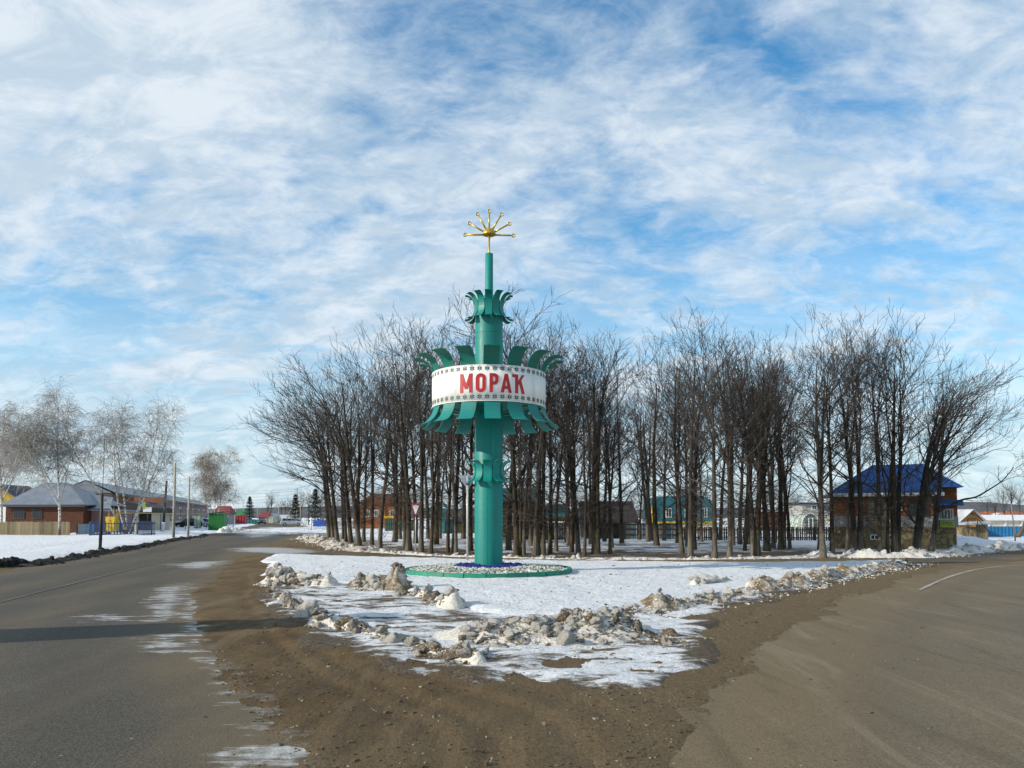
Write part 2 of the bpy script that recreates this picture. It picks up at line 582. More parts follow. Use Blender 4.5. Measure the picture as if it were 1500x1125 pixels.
def make_paint(name, col, fade):
    k = NT(name)
    a = k.noise(1.6, 7, 0.62, stretch=(1, 1, 0.25)); f = k.noise(60, 3, 0.6); dr = k.noise(7, 4, 0.6, stretch=(1, 1, 0.06))
    c = k.mix(k.ramp(a, 0.3, 0.7), col, fade)
    c = k.mix(k.math('MULTIPLY', k.ramp(dr, 0.60, 0.75), 0.3), c, tuple(x * 0.55 for x in col))
    gr = k.noise(2.2, 7, 0.7, stretch=(1, 1, 0.12), off=(3, 1, 2))
    c = k.mix(k.math('MULTIPLY', k.ramp(gr, 0.52, 0.70), 0.45), c, tuple(0.35 * x + 0.04 for x in col))
    sp = k.noise(24, 4, 0.7, off=(7, 0, 0))
    c = k.mix(k.math('MULTIPLY', k.ramp(sp, 0.68, 0.74), 0.55), c, (0.12, 0.07, 0.04))
    return k.done(c, k.ramp(a, 0.3, 0.7, 0.40, 0.65), k.bump(k.noise(1.8, 3, .5), 0.02, k.bump(f, 0.002)), 0.4)


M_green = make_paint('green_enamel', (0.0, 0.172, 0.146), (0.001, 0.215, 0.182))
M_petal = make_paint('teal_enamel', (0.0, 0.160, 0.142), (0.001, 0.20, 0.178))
M_green_dk = make_paint('green_enamel_dark', (0.0, 0.118, 0.088), (0.0, 0.150, 0.112))  # darker green for seams, collars, drum floor, brackets and upper petals
M_white = make_paint('white_panel', (0.76, 0.75, 0.71), (0.82, 0.81, 0.78))
M_red = mat('red_letter', (0.40, 0.007, 0.012), 0.45, 0.12, 3)
M_orn = mat('ornament_green', (0.022, 0.062, 0.050), 0.6, 0.2, 5)
M_gold = mat('gold_paint', (0.50, 0.34, 0.04), 0.38, 0.25, 8, metal=0.55)
M_steel = mat('galvanised_steel', (0.45, 0.45, 0.44), 0.5, 0.2, 10, metal=0.3)
M_blackm = mat('black_metal', (0.012, 0.011, 0.011), 0.6, 0.3, 8)
M_blue_gr = mat('blue_painted_soil', (0.006, 0.018, 0.16), 0.8, 0.5, 20, bump=0.03)
M_conc = mat('concrete', (0.36, 0.33, 0.27), 0.9, 0.2, 3, bump=0.01)
M_wood_pole = mat('weathered_pole', (0.05, 0.038, 0.028), 0.9, 0.3, 4, stretch=(1, 1, 0.1))
M_limewash = mat('limewash', (0.66, 0.65, 0.62), 0.9, 0.15, 5)
M_plank = mat('weathered_plank', (0.215, 0.17, 0.10), 0.9, 0.35, 5, objvar=0.4, stretch=(1, 1, 0.12))
M_plank_dk = mat('dark_plank', (0.045, 0.036, 0.028), 0.9, 0.35, 5, objvar=0.3, stretch=(1, 1, 0.12))
M_log = mat('dark_log', (0.075, 0.05, 0.03), 0.9, 0.35, 5, objvar=0.2, stretch=(0.15, 1, 1))
M_glass = mat('window_glass', (0.03, 0.036, 0.045), 0.12, 0.3, 0.8)
M_frame_w = mat('white_frame', (0.62, 0.62, 0.60), 0.6, 0.1, 5)
M_frame_d = mat('dark_frame', (0.03, 0.035, 0.04), 0.6, 0.2, 5)
M_teal = mat('teal_paint', (0.012, 0.20, 0.20), 0.6, 0.25, 3)
M_teal_rf = mat('teal_roof', (0.010, 0.125, 0.128), 0.5, 0.25, 2)
M_blue_rf = mat('blue_metal_roof', (0.003, 0.050, 0.205), 0.5, 0.22, 1.5)
M_grey_rf = mat('grey_metal_roof', (0.165, 0.185, 0.225), 0.38, 0.22, 0.9)
M_orange = mat('ochre_paint', (0.30, 0.145, 0.035), 0.8, 0.25, 3)
M_yellow = mat('yellow_paint', (0.62, 0.42, 0.008), 0.5, 0.15, 4)
M_yel_pipe = mat('yellow_pipe_paint', (0.45, 0.30, 0.03), 0.6, 0.2, 4)
M_blue_f = mat('blue_fence_paint', (0.014, 0.062, 0.165), 0.6, 0.25, 4, objvar=0.15)
M_blue_f2 = mat('blue_sheet_fence', (0.012, 0.145, 0.32), 0.55, 0.18, 2, objvar=0.1)
M_green_k = mat('green_sheet', (0.005, 0.16, 0.03), 0.5, 0.15, 2)
M_kerb_g = mat('green_kerb_paint', (0.004, 0.17, 0.10), 0.6, 0.3, 6, objvar=0.12)
M_slate = mat('pale_slate_roof', (0.42, 0.44, 0.45), 0.85, 0.2, 1.2)
M_beige = mat('beige_panel', (0.46, 0.40, 0.29), 0.7, 0.12, 2)
M_pink = mat('pinkish_render', (0.25, 0.16, 0.15), 0.85, 0.2, 1.5)
M_grey = mat('grey_render', (0.30, 0.29, 0.28), 0.9, 0.2, 1.5)
M_maroon = mat('maroon_roof', (0.20, 0.028, 0.03), 0.6, 0.2, 1.5)
M_redp = mat('red_fence_paint', (0.42, 0.02, 0.03), 0.6, 0.2, 1.5)
M_cream = mat('cream_wall', (0.52, 0.47, 0.38), 0.85, 0.12, 1.5)
M_lime = mat('lime_sign', (0.36, 0.47, 0.03), 0.6, 0.15, 2)
M_white_s = mat('white_sign', (0.72, 0.73, 0.74), 0.6, 0.06, 2)
M_signblue = mat('sign_back_grey', (0.24, 0.28, 0.33), 0.5, 0.12, 3)
M_signred = mat('sign_red', (0.30, 0.02, 0.035), 0.5, 0.15, 3)
M_tyre = mat('tyre_rubber', (0.02, 0.02, 0.02), 0.9, 0.2, 10)
M_carblk = mat('car_black', (0.012, 0.013, 0.018), 0.2, 0.2, 3)
M_carwht = mat('car_pale', (0.40, 0.44, 0.50), 0.25, 0.1, 3)
M_stone_g = mat('grey_stone', (0.20, 0.185, 0.155), 0.9, 0.35, 2.2, bump=0.05, bscale=4)
M_spruce = mat('spruce_needles', (0.012, 0.030, 0.022), 0.9, 0.4, 3)
M_mark = mat('worn_road_paint', (0.19, 0.165, 0.125), 0.85, 0.4, 2.5, col2=(0.40, 0.38, 0.33))
M_hill = mat('far_woods', (0.085, 0.085, 0.09), 0.95, 0.3, 0.03)
M_scrub = mat('far_scrub', (0.10, 0.082, 0.068), 0.95, 0.4, 0.8)


def make_brick(name, c1, c2, mortar, scale=1.0):
    k = NT(name)
    br = k.t.nodes.new('ShaderNodeTexBrick')
    q = k.sep(); cb = k.t.nodes.new('ShaderNodeCombineXYZ')
    k.L(k.math('ADD', q[0], q[1]), cb.inputs[0]); k.L(q[2], cb.inputs[1])
    k.L(cb.outputs[0], br.inputs['Vector'])
    br.inputs['Color1'].default_value = (*c1, 1); br.inputs['Color2'].default_value = (*c2, 1); br.inputs['Mortar'].default_value = (*mortar, 1)
    br.inputs['Scale'].default_value = 2.0 / scale; br.inputs['Mortar Size'].default_value = 0.014
    w = k.noise(0.9, 5, 0.6)
    c = k.mix(k.math('MULTIPLY', k.ramp(w, 0.45, 0.7), 0.35), br.outputs['Color'], tuple(x * 0.5 for x in c1))
    return k.done(c, 0.9, k.bump(br.outputs['Fac'], -0.01), 0.2)


M_brick = make_brick('red_brick', (0.125, 0.047, 0.027), (0.09, 0.034, 0.021), (0.10, 0.072, 0.055))
M_brick_or = make_brick('orange_brick', (0.36, 0.115, 0.040), (0.27, 0.085, 0.034), (0.24, 0.165, 0.11))
M_brick_pale = make_brick('pale_brick', (0.36, 0.28, 0.19), (0.28, 0.21, 0.14), (0.25, 0.22, 0.18))


def make_stone_wall():
    k = NT('rubble_stone')
    vo = k.t.nodes.new('ShaderNodeTexVoronoi'); vo.inputs['Scale'].default_value = 3.2
    k.L(k.tc.outputs['Object'], vo.inputs['Vector'])
    ve = k.t.nodes.new('ShaderNodeTexVoronoi'); ve.feature = 'DISTANCE_TO_EDGE'; ve.inputs['Scale'].default_value = 3.2
    k.L(k.tc.outputs['Object'], ve.inputs['Vector'])
    q = k.t.nodes.new('ShaderNodeSeparateColor'); k.L(vo.outputs['Color'], q.inputs[0])
    c = k.mix(q.outputs[0], (0.13, 0.098, 0.052), (0.33, 0.26, 0.14))
    c = k.mix(k.ramp(ve.outputs['Distance'], 0.05, 0.0), c, (0.16, 0.145, 0.12))
    return k.done(c, 0.9, k.bump(k.ramp(ve.outputs['Distance'], 0.0, 0.12), 0.04), 0.2)


M_rubble = make_stone_wall()

# ------------------------------------------------------------------ ground, roads, snow sheets
def grid_sheet(name, xs, ys, hfun, material, keep=None, attrs=None, **props):
    X, Y = np.meshgrid(xs, ys)
    Z = hfun(X, Y)
    V = np.stack([X.ravel(), Y.ravel(), Z.ravel()], 1)
    nx, ny = len(xs), len(ys)
    i = (np.arange(ny - 1)[:, None] * nx + np.arange(nx - 1)[None, :]).ravel()
    F = np.stack([i, i + 1, i + nx + 1, i + nx], 1)
    if keep is not None:
        K = keep(X, Y).ravel()
        F = F[K[F].any(1)]
    used = np.zeros(len(V), bool); used[F] = True
    idx = np.cumsum(used) - 1
    me = mesh_np(name, V[used], idx[F], material, True)
    for an, fn in (attrs or {}).items():
        a = me.attributes.new(an, 'FLOAT', 'POINT')
        a.data.foreach_set('value', np.asarray(fn(X, Y), np.float32).ravel()[used])
    return link(name, me, **props)


def span(*seg):                      # (start, stop, step) pieces
    return np.unique(np.round(np.concatenate([np.arange(a, b, s) for a, b, s in seg]), 4))


# left road: right edge from behind the camera to the far end, then back down the left edge
R_right = smooth_poly([(0.3, -20), (-0.6, 0)] + GP([(490, 1125), (446, 1075), (398, 1025), (355, 980), (322, 940), (304, 905), (304, 880), (320, 850), (345, 824), (366, 806), (405, 796), (440, 787), (446, 777), (428, 769)]) + [(-80, 260), (-106, 380)], 5)
R_left = smooth_poly([(-120, 380), (-93, 260)] + GP([(374, 768), (352, 773), (340, 777), (300, 784.5), (250, 793), (150, 812), (0, 836)]) + [(-13.2, 9), (-12.5, 0), (-12, -20)], 5)
ROAD_L = R_right + R_left
ROAD_R = smooth_poly([(-0.5, -20), (0.3, 0)] + GP([(925, 1125), (965, 1060), (1010, 1010), (1068, 965), (1120, 925), (1210, 880), (1320, 846), (1410, 829), (1490, 822)]) + [(27, 35.5), (60, 49), (160, 80)], 4) + [(160, 90), (60, 58)] + GP([(1500, 809)]) + [(40, 30), (24, 0), (22, -20)]
TRACK = smooth_poly(GP([(330, 803), (420, 803), (480, 808), (560, 814), (650, 818.5), (800, 822), (1000, 823), (1150, 822.5), (1300, 819), (1420, 813), (1500, 810)]), 4) + smooth_poly(GP([(1500, 822), (1340, 826), (1250, 828), (1100, 829), (950, 828), (800, 827), (700, 825), (600, 822), (500, 818), (430, 816), (345, 815)]), 4)
ISLAND = smooth_poly(GP([(392, 814), (450, 815), (600, 819.5), (750, 823), (950, 825.5), (1100, 826.5), (1250, 825), (1325, 823.5), (1290, 836), (1200, 853), (1100, 872), (1010, 888), (900, 902), (800, 905), (720, 905), (660, 893), (600, 870), (540, 862), (480, 858), (410, 855), (392, 835), (392, 814)]), 4)
ICE_F = smooth_poly(GP([(388, 850), (385, 880), (405, 905), (455, 950), (520, 972), (600, 985), (680, 1000), (760, 1012), (870, 1015), (960, 1018), (1020, 990), (1060, 950), (1050, 915), (1110, 885), (1210, 862), (1300, 842), (1340, 826), (1200, 845), (1000, 880), (800, 890), (660, 885), (560, 855), (450, 845), (388, 850)]), 4)

bg_sheet = grid_sheet('ground', span((-3000, -200, 200), (-200, 200.1, 10), (300, 3001, 200)), span((-400, -40, 60), (-40, 260, 10), (260, 4000, 200)),
                      lambda X, Y: np.where((X > -130) & (X < 100) & (Y < 130), -0.12, -0.08) + 0 * X, M_snow_far,
                      attrs={'bare': lambda X, Y: 0.05 * np.ones_like(X)}, kind='structure')


ICE_PATCHES = [
    [(250, 827), (290, 823), (330, 822), (318, 829), (300, 834), (270, 832)],
    [(232, 862), (262, 856), (273, 860), (266, 875), (258, 890), (250, 910), (222, 912), (226, 890), (228, 875)],
    [(130, 903), (155, 900), (182, 905), (180, 911), (132, 912)],
    [(222, 932), (262, 930), (266, 945), (250, 960), (232, 960), (222, 945)],
    [(280, 1103), (330, 1100), (420, 1095), (445, 1100), (452, 1124), (400, 1124), (330, 1117)],
    [(272, 872), (264, 905), (276, 935), (308, 975), (348, 1020), (394, 1070), (430, 1112), (462, 1112), (428, 1065), (384, 1015), (340, 970), (306, 935), (292, 905), (294, 872)],
    [(335, 803), (420, 801), (470, 808), (430, 813), (345, 808)],
    [(385, 893), (402, 893), (428, 913), (402, 915)],
    [(345, 776), (395, 775), (420, 782), (370, 788), (352, 783)],
]
ICE_W = [GP(P) for P in ICE_PATCHES]


def ice_mask(X, Y):
    m = np.full(X.shape, -1.0)
    for W in ICE_W:
        m = np.maximum(m, np.clip(sdf(W, X, Y) / (0.3 + 0.02 * np.abs(Y)), -1, 1))
    return m * .5 + .5


def dirt_h(X, Y):
    sl, sr, st = sdf(ROAD_L, X, Y), sdf(ROAD_R, X, Y), sdf(TRACK, X, Y)
    rag = np.where(X > 1.5, 0.75, 0.32) * fbm(X, Y, 1.6, 5, 3, .6) + 0.12 * fbm(X, Y, 0.3, 3, 9)
    inside = np.maximum(np.maximum(sl, sr), st) + rag
    h = 0.024 + 0.020 * fbm(X, Y, 1.3, 5, 21, 0.6) + 0.012 * fbm(X, Y, 0.32, 3, 5, .6)
    d = -sl
    for c, w, dep in ((0.75, .10, .024), (1.15, .11, .018), (1.75, .12, .024), (2.35, .14, .012), (3.1, .16, .010)):
        h = h - dep * np.exp(-((d - c - 0.18 * fbm(X, Y, 3.5, 2, 31)) / w) ** 2) + 0.4 * dep * np.exp(-((d - c - 0.2 - 0.18 * fbm(X, Y, 3.5, 2, 31)) / w) ** 2)
    d = -sr
    for c, w, dep in ((0.9, .12, .02), (2.0, .13, .025)):
        h = h - dep * np.exp(-((d - c - 0.3 * fbm(X, Y, 3.5, 2, 37)) / w) ** 2)
    return h * (1 - sstep(0.1, 0.65, inside)) - 0.06 * sstep(0.25, 0.8, inside)


JUNCTION = [(-30, -25), (40, -25), (60, 45), (60, 58)] + GP([(1500, 803), (1200, 812), (900, 818), (600, 812), (480, 797), (440, 779)]) + [(-46, 110), (-24, 30)]
grid_sheet('dirt_shoulder', span((-50, -8, 0.8), (-8, 14, 0.1), (14, 60, 0.6)), span((-25, 3, 0.8), (3, 26, 0.1), (26, 36, 0.3), (36, 110, 0.9)), dirt_h, M_dirt,
           keep=lambda X, Y: sdf(JUNCTION, X, Y) > -0.5, attrs={'ice': ice_mask, 'pale': lambda X, Y: np.clip(sdf(ROAD_R, X, Y) / 2.6 + 1.25, 0, 1.6)}, kind='structure')


def asphalt(name, poly, m, xs, ys):
    grid_sheet(name, xs, ys, lambda X, Y: 0.010 + 0.004 * fbm(X, Y, 5, 2, 4), m, keep=lambda X, Y: sdf(poly, X, Y) > 0.12,
               attrs={'edge': lambda X, Y: sdf(poly, X, Y), 'ice': ice_mask}, kind='structure')


asphalt('road', ROAD_L, M_asph, span((-125, -32, 2), (-32, -12, 0.5), (-12, 1.5, 0.14)), span((-20, 4, 1), (4, 30, 0.14), (30, 40, .4), (40, 110, 1), (110, 382, 4)))
asphalt('road', ROAD_R, M_asph2, span((-1, 40, 0.4), (40, 162, 2)), span((-20, 40, 0.5), (40, 90, 1)))
asphalt('road', TRACK, M_asph, span((-18, 26, 0.5)), span((25, 50, 0.4)))


def heaped(poly, thick, soft, rag, amp, seed, base=0.0):
    def f(X, Y):
        s = sdf(poly, X, Y) + rag * fbm(X, Y, 1.1, 5, seed)
        return base - 0.07 + (0.07 + thick) * sstep(-soft, soft, s) + amp * fbm(X, Y, 0.55, 4, seed + 3) * sstep(-soft, soft * 2, s)
    return f


grid_sheet('mud_streaked_ice', span((-7.5, 17, 0.1)), span((7.2, 29, 0.1)), heaped(ICE_F, 0.045, 0.35, 0.7, 0.05, 41), M_icy,
           keep=lambda X, Y: sdf(ICE_F, X, Y) > -1.0, attrs={'bare': lambda X, Y: 0.16 * sstep(0.9, -0.4, sdf(ICE_F, X, Y)) - 0.06 * sstep(9.5, 7.5, np.abs(Y - 2) + 2.4 * np.abs(X - 1.9))}, kind='structure')
grid_sheet('snow_island', span((-11, 18, 0.11)), span((12.4, 36, 0.11)), heaped(ISLAND, 0.11, 0.25, 0.45, 0.035, 51), M_snow,
           keep=lambda X, Y: sdf(ISLAND, X, Y) > -0.8, kind='structure')

SNOW_L = [(-13.6, 8)] + [(x - 0.5, y) for x, y in reversed(R_left) if 8 < y < 260] + [(-330, 330), (-330, 8)]
grid_sheet('snow_field', span((-330, -110, 6), (-110, -60, 1.2), (-60, -12, 0.5)), span((8, 70, 0.5), (70, 130, 1), (130, 262, 2), (262, 331, 8)), lambda X, Y: heaped(SNOW_L, 0.16, 0.7, 0.8, 0.03, 61)(X, Y) + 0.09 * fbm(X, Y, 4.5, 4, 63) - 0.07 * np.exp(-((sdf(SNOW_L, X, Y) - 4 - .5 * fbm(X, Y, 9, 2, 6)) / .5) ** 2), M_snow_left,
           keep=lambda X, Y: sdf(SNOW_L, X, Y) > -1.2, attrs={'bare': lambda X, Y: .06 * sstep(66, 72, Y) * sstep(80, 74, Y)}, kind='structure')
GROVE = smooth_poly(GP([(445, 783), (480, 800), (560, 809), (650, 815), (800, 819), (1000, 820), (1200, 817), (1350, 814), (1420, 807), (1500, 802)]), 3) + [(60, 62), (110, 80), (110, 140), (-44, 140), (-42, 100)]


def grove_h(X, Y):
    s = sdf(GROVE, X, Y) + 0.4 * fbm(X, Y, 1.2, 4, 71)
    mx, my = G(1412, 800)
    mound = 0.6 * np.exp(-(((X - mx) / 2.6) ** 2 + ((Y - my - 1.0) / 2.0) ** 2)) * (1 + 0.35 * fbm(X, Y, 0.8, 4, 77))
    rise = 0.0 * X
    return -0.07 + 0.14 * sstep(-0.5, 0.5, s) + 0.06 * fbm(X, Y, 1.5, 4, 75) * sstep(-.5, 1, s) + mound + rise


def grove_bare(X, Y):
    s = sdf(GROVE, X, Y)
    b = 0.10 * sstep(0.1, 0.9, s) * sstep(5.5, 3.0, s) + 0.02 - 0.10 * sstep(14, 22, s)
    b = b - 0.17 * sstep(14, 22, X) - 0.06 * sstep(-2, -9, X)
    return b + 0.05 * fbm(X, Y, 3, 2, 79)


grid_sheet('grove_floor', span((-52, -14, 1.2), (-14, 34, 0.25), (34, 110, 2.5)), span((29, 62, 0.25), (62, 141, 2.5)), grove_h, M_grove,
           keep=lambda X, Y: sdf(GROVE, X, Y) > -1.0, attrs={'bare': grove_bare}, kind='structure')

def stripe(px, width, name='road_marking', z=0.019, m=M_mark):
    P = smooth_poly(GP(px), 6)
    V = []; F = []
    for i, p in enumerate(P):
        q = np.array(P[min(i + 1, len(P) - 1)]) - np.array(P[max(i - 1, 0)])
        n = np.array((-q[1], q[0])) / (np.hypot(*q) + 1e-9) * width / 2 * (0.75 + 0.5 * RNG.random())
        V += [(p[0] + n[0], p[1] + n[1], z), (p[0] - n[0], p[1] - n[1], z)]
        if i:
            F.append((2 * i - 2, 2 * i - 1, 2 * i + 1, 2 * i))
    link(name, mesh_np(name, V, F, m), kind='structure')


stripe([(1500, 829), (1470, 830), (1430, 835), (1390, 846), (1347, 865)], 0.11)
M_mark2 = mat('faded_road_paint', (0.115, 0.10, 0.078), 0.85, 0.35, 2)
stripe([(-60, 898), (0, 883), (117, 853), (260, 817)], 0.07, m=M_mark2)

# ------------------------------------------------------------------ monument
MY = 24.2
MX = at(716, 700, MY)[0]
mz = lambda py, Y=MY: at(716, py, Y)[1]
mon = thing('entrance_monument', 'tall green column with white drum lettered in red and golden sunburst on top', 'monument', (MX, MY, 0))
RC = 0.44
RD = 1.79
z_cap = mz(441)
zt, zb = mz(534, MY - RD), mz(586.5, MY - RD)
# column with welded seam lines
link('column', MB().lathe([(RC, 0.0), (RC, mz(600)), (RC - 0.003, mz(600) + .01), (RC - 0.003, mz(470)), (RC - 0.004, z_cap - 0.05), (RC * 0.55, z_cap + 0.10), (0.14, z_cap + 0.2)], 48, True).mesh('column', M_green, True), mon)
for ang, z0, z1 in ((-94, 0.25, mz(706)), (-80, mz(672), mz(604)), (-70, mz(520), mz(470))):
    a = math.radians(ang)
    c, s = math.cos(a), math.sin(a)
    link('weld_seam', MB().cyl((c * (RC - .004), s * (RC - .004), z0), (c * (RC - .004), s * (RC - .004), z1), 0.008, n=6).mesh('weld_seam', M_green_dk), mon)
for zz in (mz(655), mz(760), mz(490)):
    link('weld_seam', MB().lathe([(RC - .004, zz - .010), (RC + .003, zz), (RC - .004, zz + .010)], 48).mesh('weld_seam', M_green_dk, True), mon)
spire_top = mz(371.5)
link('spire', MB().lathe([(0.128, z_cap + 0.05), (0.125, spire_top - .01), (0.11, spire_top)], 24, True).mesh('spire', M_green, True), mon)

# drum
drum = link('drum', MB().lathe([(RD - .03, zb), (RD, zb), (RD, zt), (RD - .03, zt), (RD - .03, zb)], 96).mesh('drum', M_white, True), mon)
for pl in drum.data.polygons:
    pl.use_smooth = abs(pl.normal.z) < 0.5
for e in (zb, zt):
    link('rim', MB().lathe([(RD + .002, e - .012), (RD + .012, e), (RD + .002, e + .012)], 96).mesh('rim', M_white, True), drum)
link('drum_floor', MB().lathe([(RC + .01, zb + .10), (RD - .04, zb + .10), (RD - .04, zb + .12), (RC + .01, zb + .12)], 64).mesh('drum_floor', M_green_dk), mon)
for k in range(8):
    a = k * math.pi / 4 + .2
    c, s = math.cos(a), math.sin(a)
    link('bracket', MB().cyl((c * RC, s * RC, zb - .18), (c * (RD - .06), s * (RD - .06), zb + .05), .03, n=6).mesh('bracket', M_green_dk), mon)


def petal_mesh(prof, width, name, m, taper=1.0):
    """strip of sheet metal: prof = (radius, z) list; the strip runs along +x"""
    mb = MB(); th = 0.012; n = len(prof)
    for side in (0, 1):
        for i, (r, z) in enumerate(prof):
            a, b = prof[max(i - 1, 0)], prof[min(i + 1, n - 1)]
            t = np.array((b[0] - a[0], b[1] - a[1])); t = t / np.hypot(*t)
            nr, nz = (-t[1] * th * side, t[0] * th * side)
            w = width / 2 * (1 + (taper - 1) * i / (n - 1))
            mb.v += [(r + nr, -w, z + nz), (r + nr, w, z + nz)]
    for i in range(n - 1):
        a = 2 * i; b = 2 * n + 2 * i
        mb.f += [(a, a + 1, a + 3, a + 2), (b, b + 2, b + 3, b + 1), (a, a + 2, b + 2, b), (a + 1, b + 1, b + 3, a + 3)]
    e = 2 * n - 2
    mb.f += [(0, 2 * n, 2 * n + 1, 1), (e, e + 1, 2 * n + e + 1, 2 * n + e)]
    return mb.mesh(name, m)


def arc_prof(r0, z0, dr, dz, n=9, start=0.0, end=1.0):
    return [(r0 + dr * (1 - math.cos(t)), z0 + dz * math.sin(t)) for t in [math.pi / 2 * (start + (end - start) * k / n) for k in range(n + 1)]]


up = arc_prof(RD - .045, zt - .14, 0.50, 0.61, 10, 0, 1.14)
dn = arc_prof(RD - .045, zb + .12, 0.56, -0.72, 10, 0, 0.86)
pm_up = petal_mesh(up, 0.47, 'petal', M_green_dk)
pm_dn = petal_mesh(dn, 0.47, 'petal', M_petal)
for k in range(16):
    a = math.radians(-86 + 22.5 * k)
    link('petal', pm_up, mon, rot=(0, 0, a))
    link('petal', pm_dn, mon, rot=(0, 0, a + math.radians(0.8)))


def c_ring(py0, py1, n, flare, wid, a0):
    z0, z1 = mz(py1), mz(py0); zm = (z0 + z1) / 2; hh = (z1 - z0) / 2
    prof = []
    for k in range(17):
        t = -1 + 2 * k / 16
        ang = abs(t) * math.pi / 2 * 1.04
        prof.append((RC + .012 + flare * (1 - math.cos(ang)), zm + math.copysign(hh * math.sin(ang), t)))
    me = petal_mesh(prof, wid, 'petal', M_green)
    for k in range(n):
        link('petal', me, mon, rot=(0, 0, math.radians(a0 + 360 / n * k)))


c_ring(434, 469, 12, 0.285, 0.220, -90)
c_ring(676, 706, 10, 0.27, 0.258, -93)
for py in (452, 691):
    link('collar', MB().lathe([(RC + .002, mz(py) - .12), (RC + .010, mz(py) - .11), (RC + .010, mz(py) + .11), (RC + .002, mz(py) + .12)], 48).mesh('collar', M_green_dk, True), mon)

# letters: strokes bent round the drum, each stroke a hair prouder than the last
LH = (mz(547, MY - RD) - mz(575.5, MY - RD)) * 0.98
LZ = mz(575.5, MY - RD) + 0.02


def stroke_poly(mb, pts, level):
    r0, r1 = RD - .002, RD + .014 + .0012 * level
    n = len(pts); i = len(mb.v)
    for r in (r0, r1):
        for u, z in pts:
            a = -math.pi / 2 + u / RD
            mb.v.append((r * math.cos(a), r * math.sin(a), z))
    mb.f.append(tuple(i + n + k for k in range(n)))
    for k in range(n):
        k2 = (k + 1) % n
        mb.f.append((i + k, i + k2, i + n + k2, i + n + k))


def letter(name_char, u0, w):
    mb = MB(); S = 0.175 * LH                      # stroke width
    q = lambda pts, lv: stroke_poly(mb, [(u0 + x, LZ + z) for x, z in pts], lv)
    H = LH
    if name_char == 'M':
        q([(0, 0), (S, 0), (S, H), (0, H)], 0); q([(w - S, 0), (w, 0), (w, H), (w - S, H)], 0)
        q([(0, H), (S * .98, H), (w / 2 + S * .45, H * .20), (w / 2 - S * .45, H * .20)], 1); q([(w - S * .98, H), (w, H), (w / 2 + S * .45, H * .20), (w / 2 - S * .45, H * .20)], 2)
    elif name_char in 'OP':
        z0 = 0 if name_char == 'O' else H * .40
        hh = H - z0; R = min(w / 2, hh / 2) * 0.98; r = max(R - S, .01)
        outer, inner = [], []
        for cx, cz, a0 in ((w - R, z0 + R, -90), (w - R, H - R, 0), (R, H - R, 90), (R, z0 + R, 180)):
            for k in range(7):
                a = math.radians(a0 + 15 * k)
                outer.append((cx + R * math.cos(a), cz + R * math.sin(a))); inner.append((cx + r * math.cos(a), cz + r * math.sin(a)))
        for k in range(28):
            k2 = (k + 1) % 28
            if name_char == 'P' and 13 < k < 27:
                continue
            q([outer[k], outer[k2], inner[k2], inner[k]], 0)
        if name_char == 'P':
            q([(0, 0), (S, 0), (S, H), (0, H)], 1); q([(S * .5, H - S), (w - R + .01, H - S), (w - R + .01, H), (S * .5, H)], 2); q([(S * .5, z0), (w - R + .01, z0), (w - R + .01, z0 + S), (S * .5, z0 + S)], 3)
    elif name_char == 'A':
        q([(0, 0), (S * 1.02, 0), (w / 2 + S * .35, H), (w / 2 - S * .5, H)], 0); q([(w - S * 1.02, 0), (w, 0), (w / 2 + S * .5, H), (w / 2 - S * .35, H)], 1)
        q([(w * .2, H * .2), (w * .8, H * .2), (w * .76, H * .2 + S * .85), (w * .24, H * .2 + S * .85)], 2)
    else:                                            # K with a bar to the left of its stem
        b = w * .20
        q([(b, 0), (b + S, 0), (b + S, H), (b, H)], 0); q([(-w * .06, H - S * .85), (b + S * .5, H - S * .85), (b + S * .5, H), (-w * .06, H)], 1)
        q([(b + S * .8, H * .38), (b + S * .8, H * .38 + S * 1.15), (w - S * 1.0, H), (w, H)], 2); q([(b + S * 1.3, H * .56), (b + S * 2.1, H * .70), (w * 1.03, 0), (w * 1.03 - S * 1.1, 0)], 3)
    link('letter', mb.mesh('letter', M_red), drum)


u = lambda px: RD * math.asin(max(-1, min(1, (px - 716.0) / 88.5)))
for ch, a, b in (('M', 676.5, 694.5), ('O', 699.5, 714), ('P', 719.5, 732.5), ('A', 735.5, 751.5), ('K', 753.0, 770)):
    letter(ch, u(a), u(b) - u(a))

for zc in (mz(539, MY - RD), mz(580.5, MY - RD)):
    mb = MB(); n = 50; e = 0.037
    for dx, dz in ((-1, .62), (1, .62), (-1, -.62), (1, -.62)):
        cx, cz = dx * e * 1.02, zc + dz * e * 1.15
        stroke_poly(mb, [(cx - e * 1.0, cz), (cx, cz - e * .72), (cx + e * 1.0, cz), (cx, cz + e * .72)], -8)
    for dx, dz in ((0, 1.75), (0, -1.75), (0, 0)):
        cx, cz = dx * e, zc + dz * e
        stroke_poly(mb, [(cx - e * .45, cz), (cx, cz - e * .45), (cx + e * .45, cz), (cx, cz + e * .45)], -8)
    om = mb.mesh('ornament', M_orn)
    for k in range(n):
        link('ornament', om, drum, rot=(0, 0, 2 * math.pi * k / n))

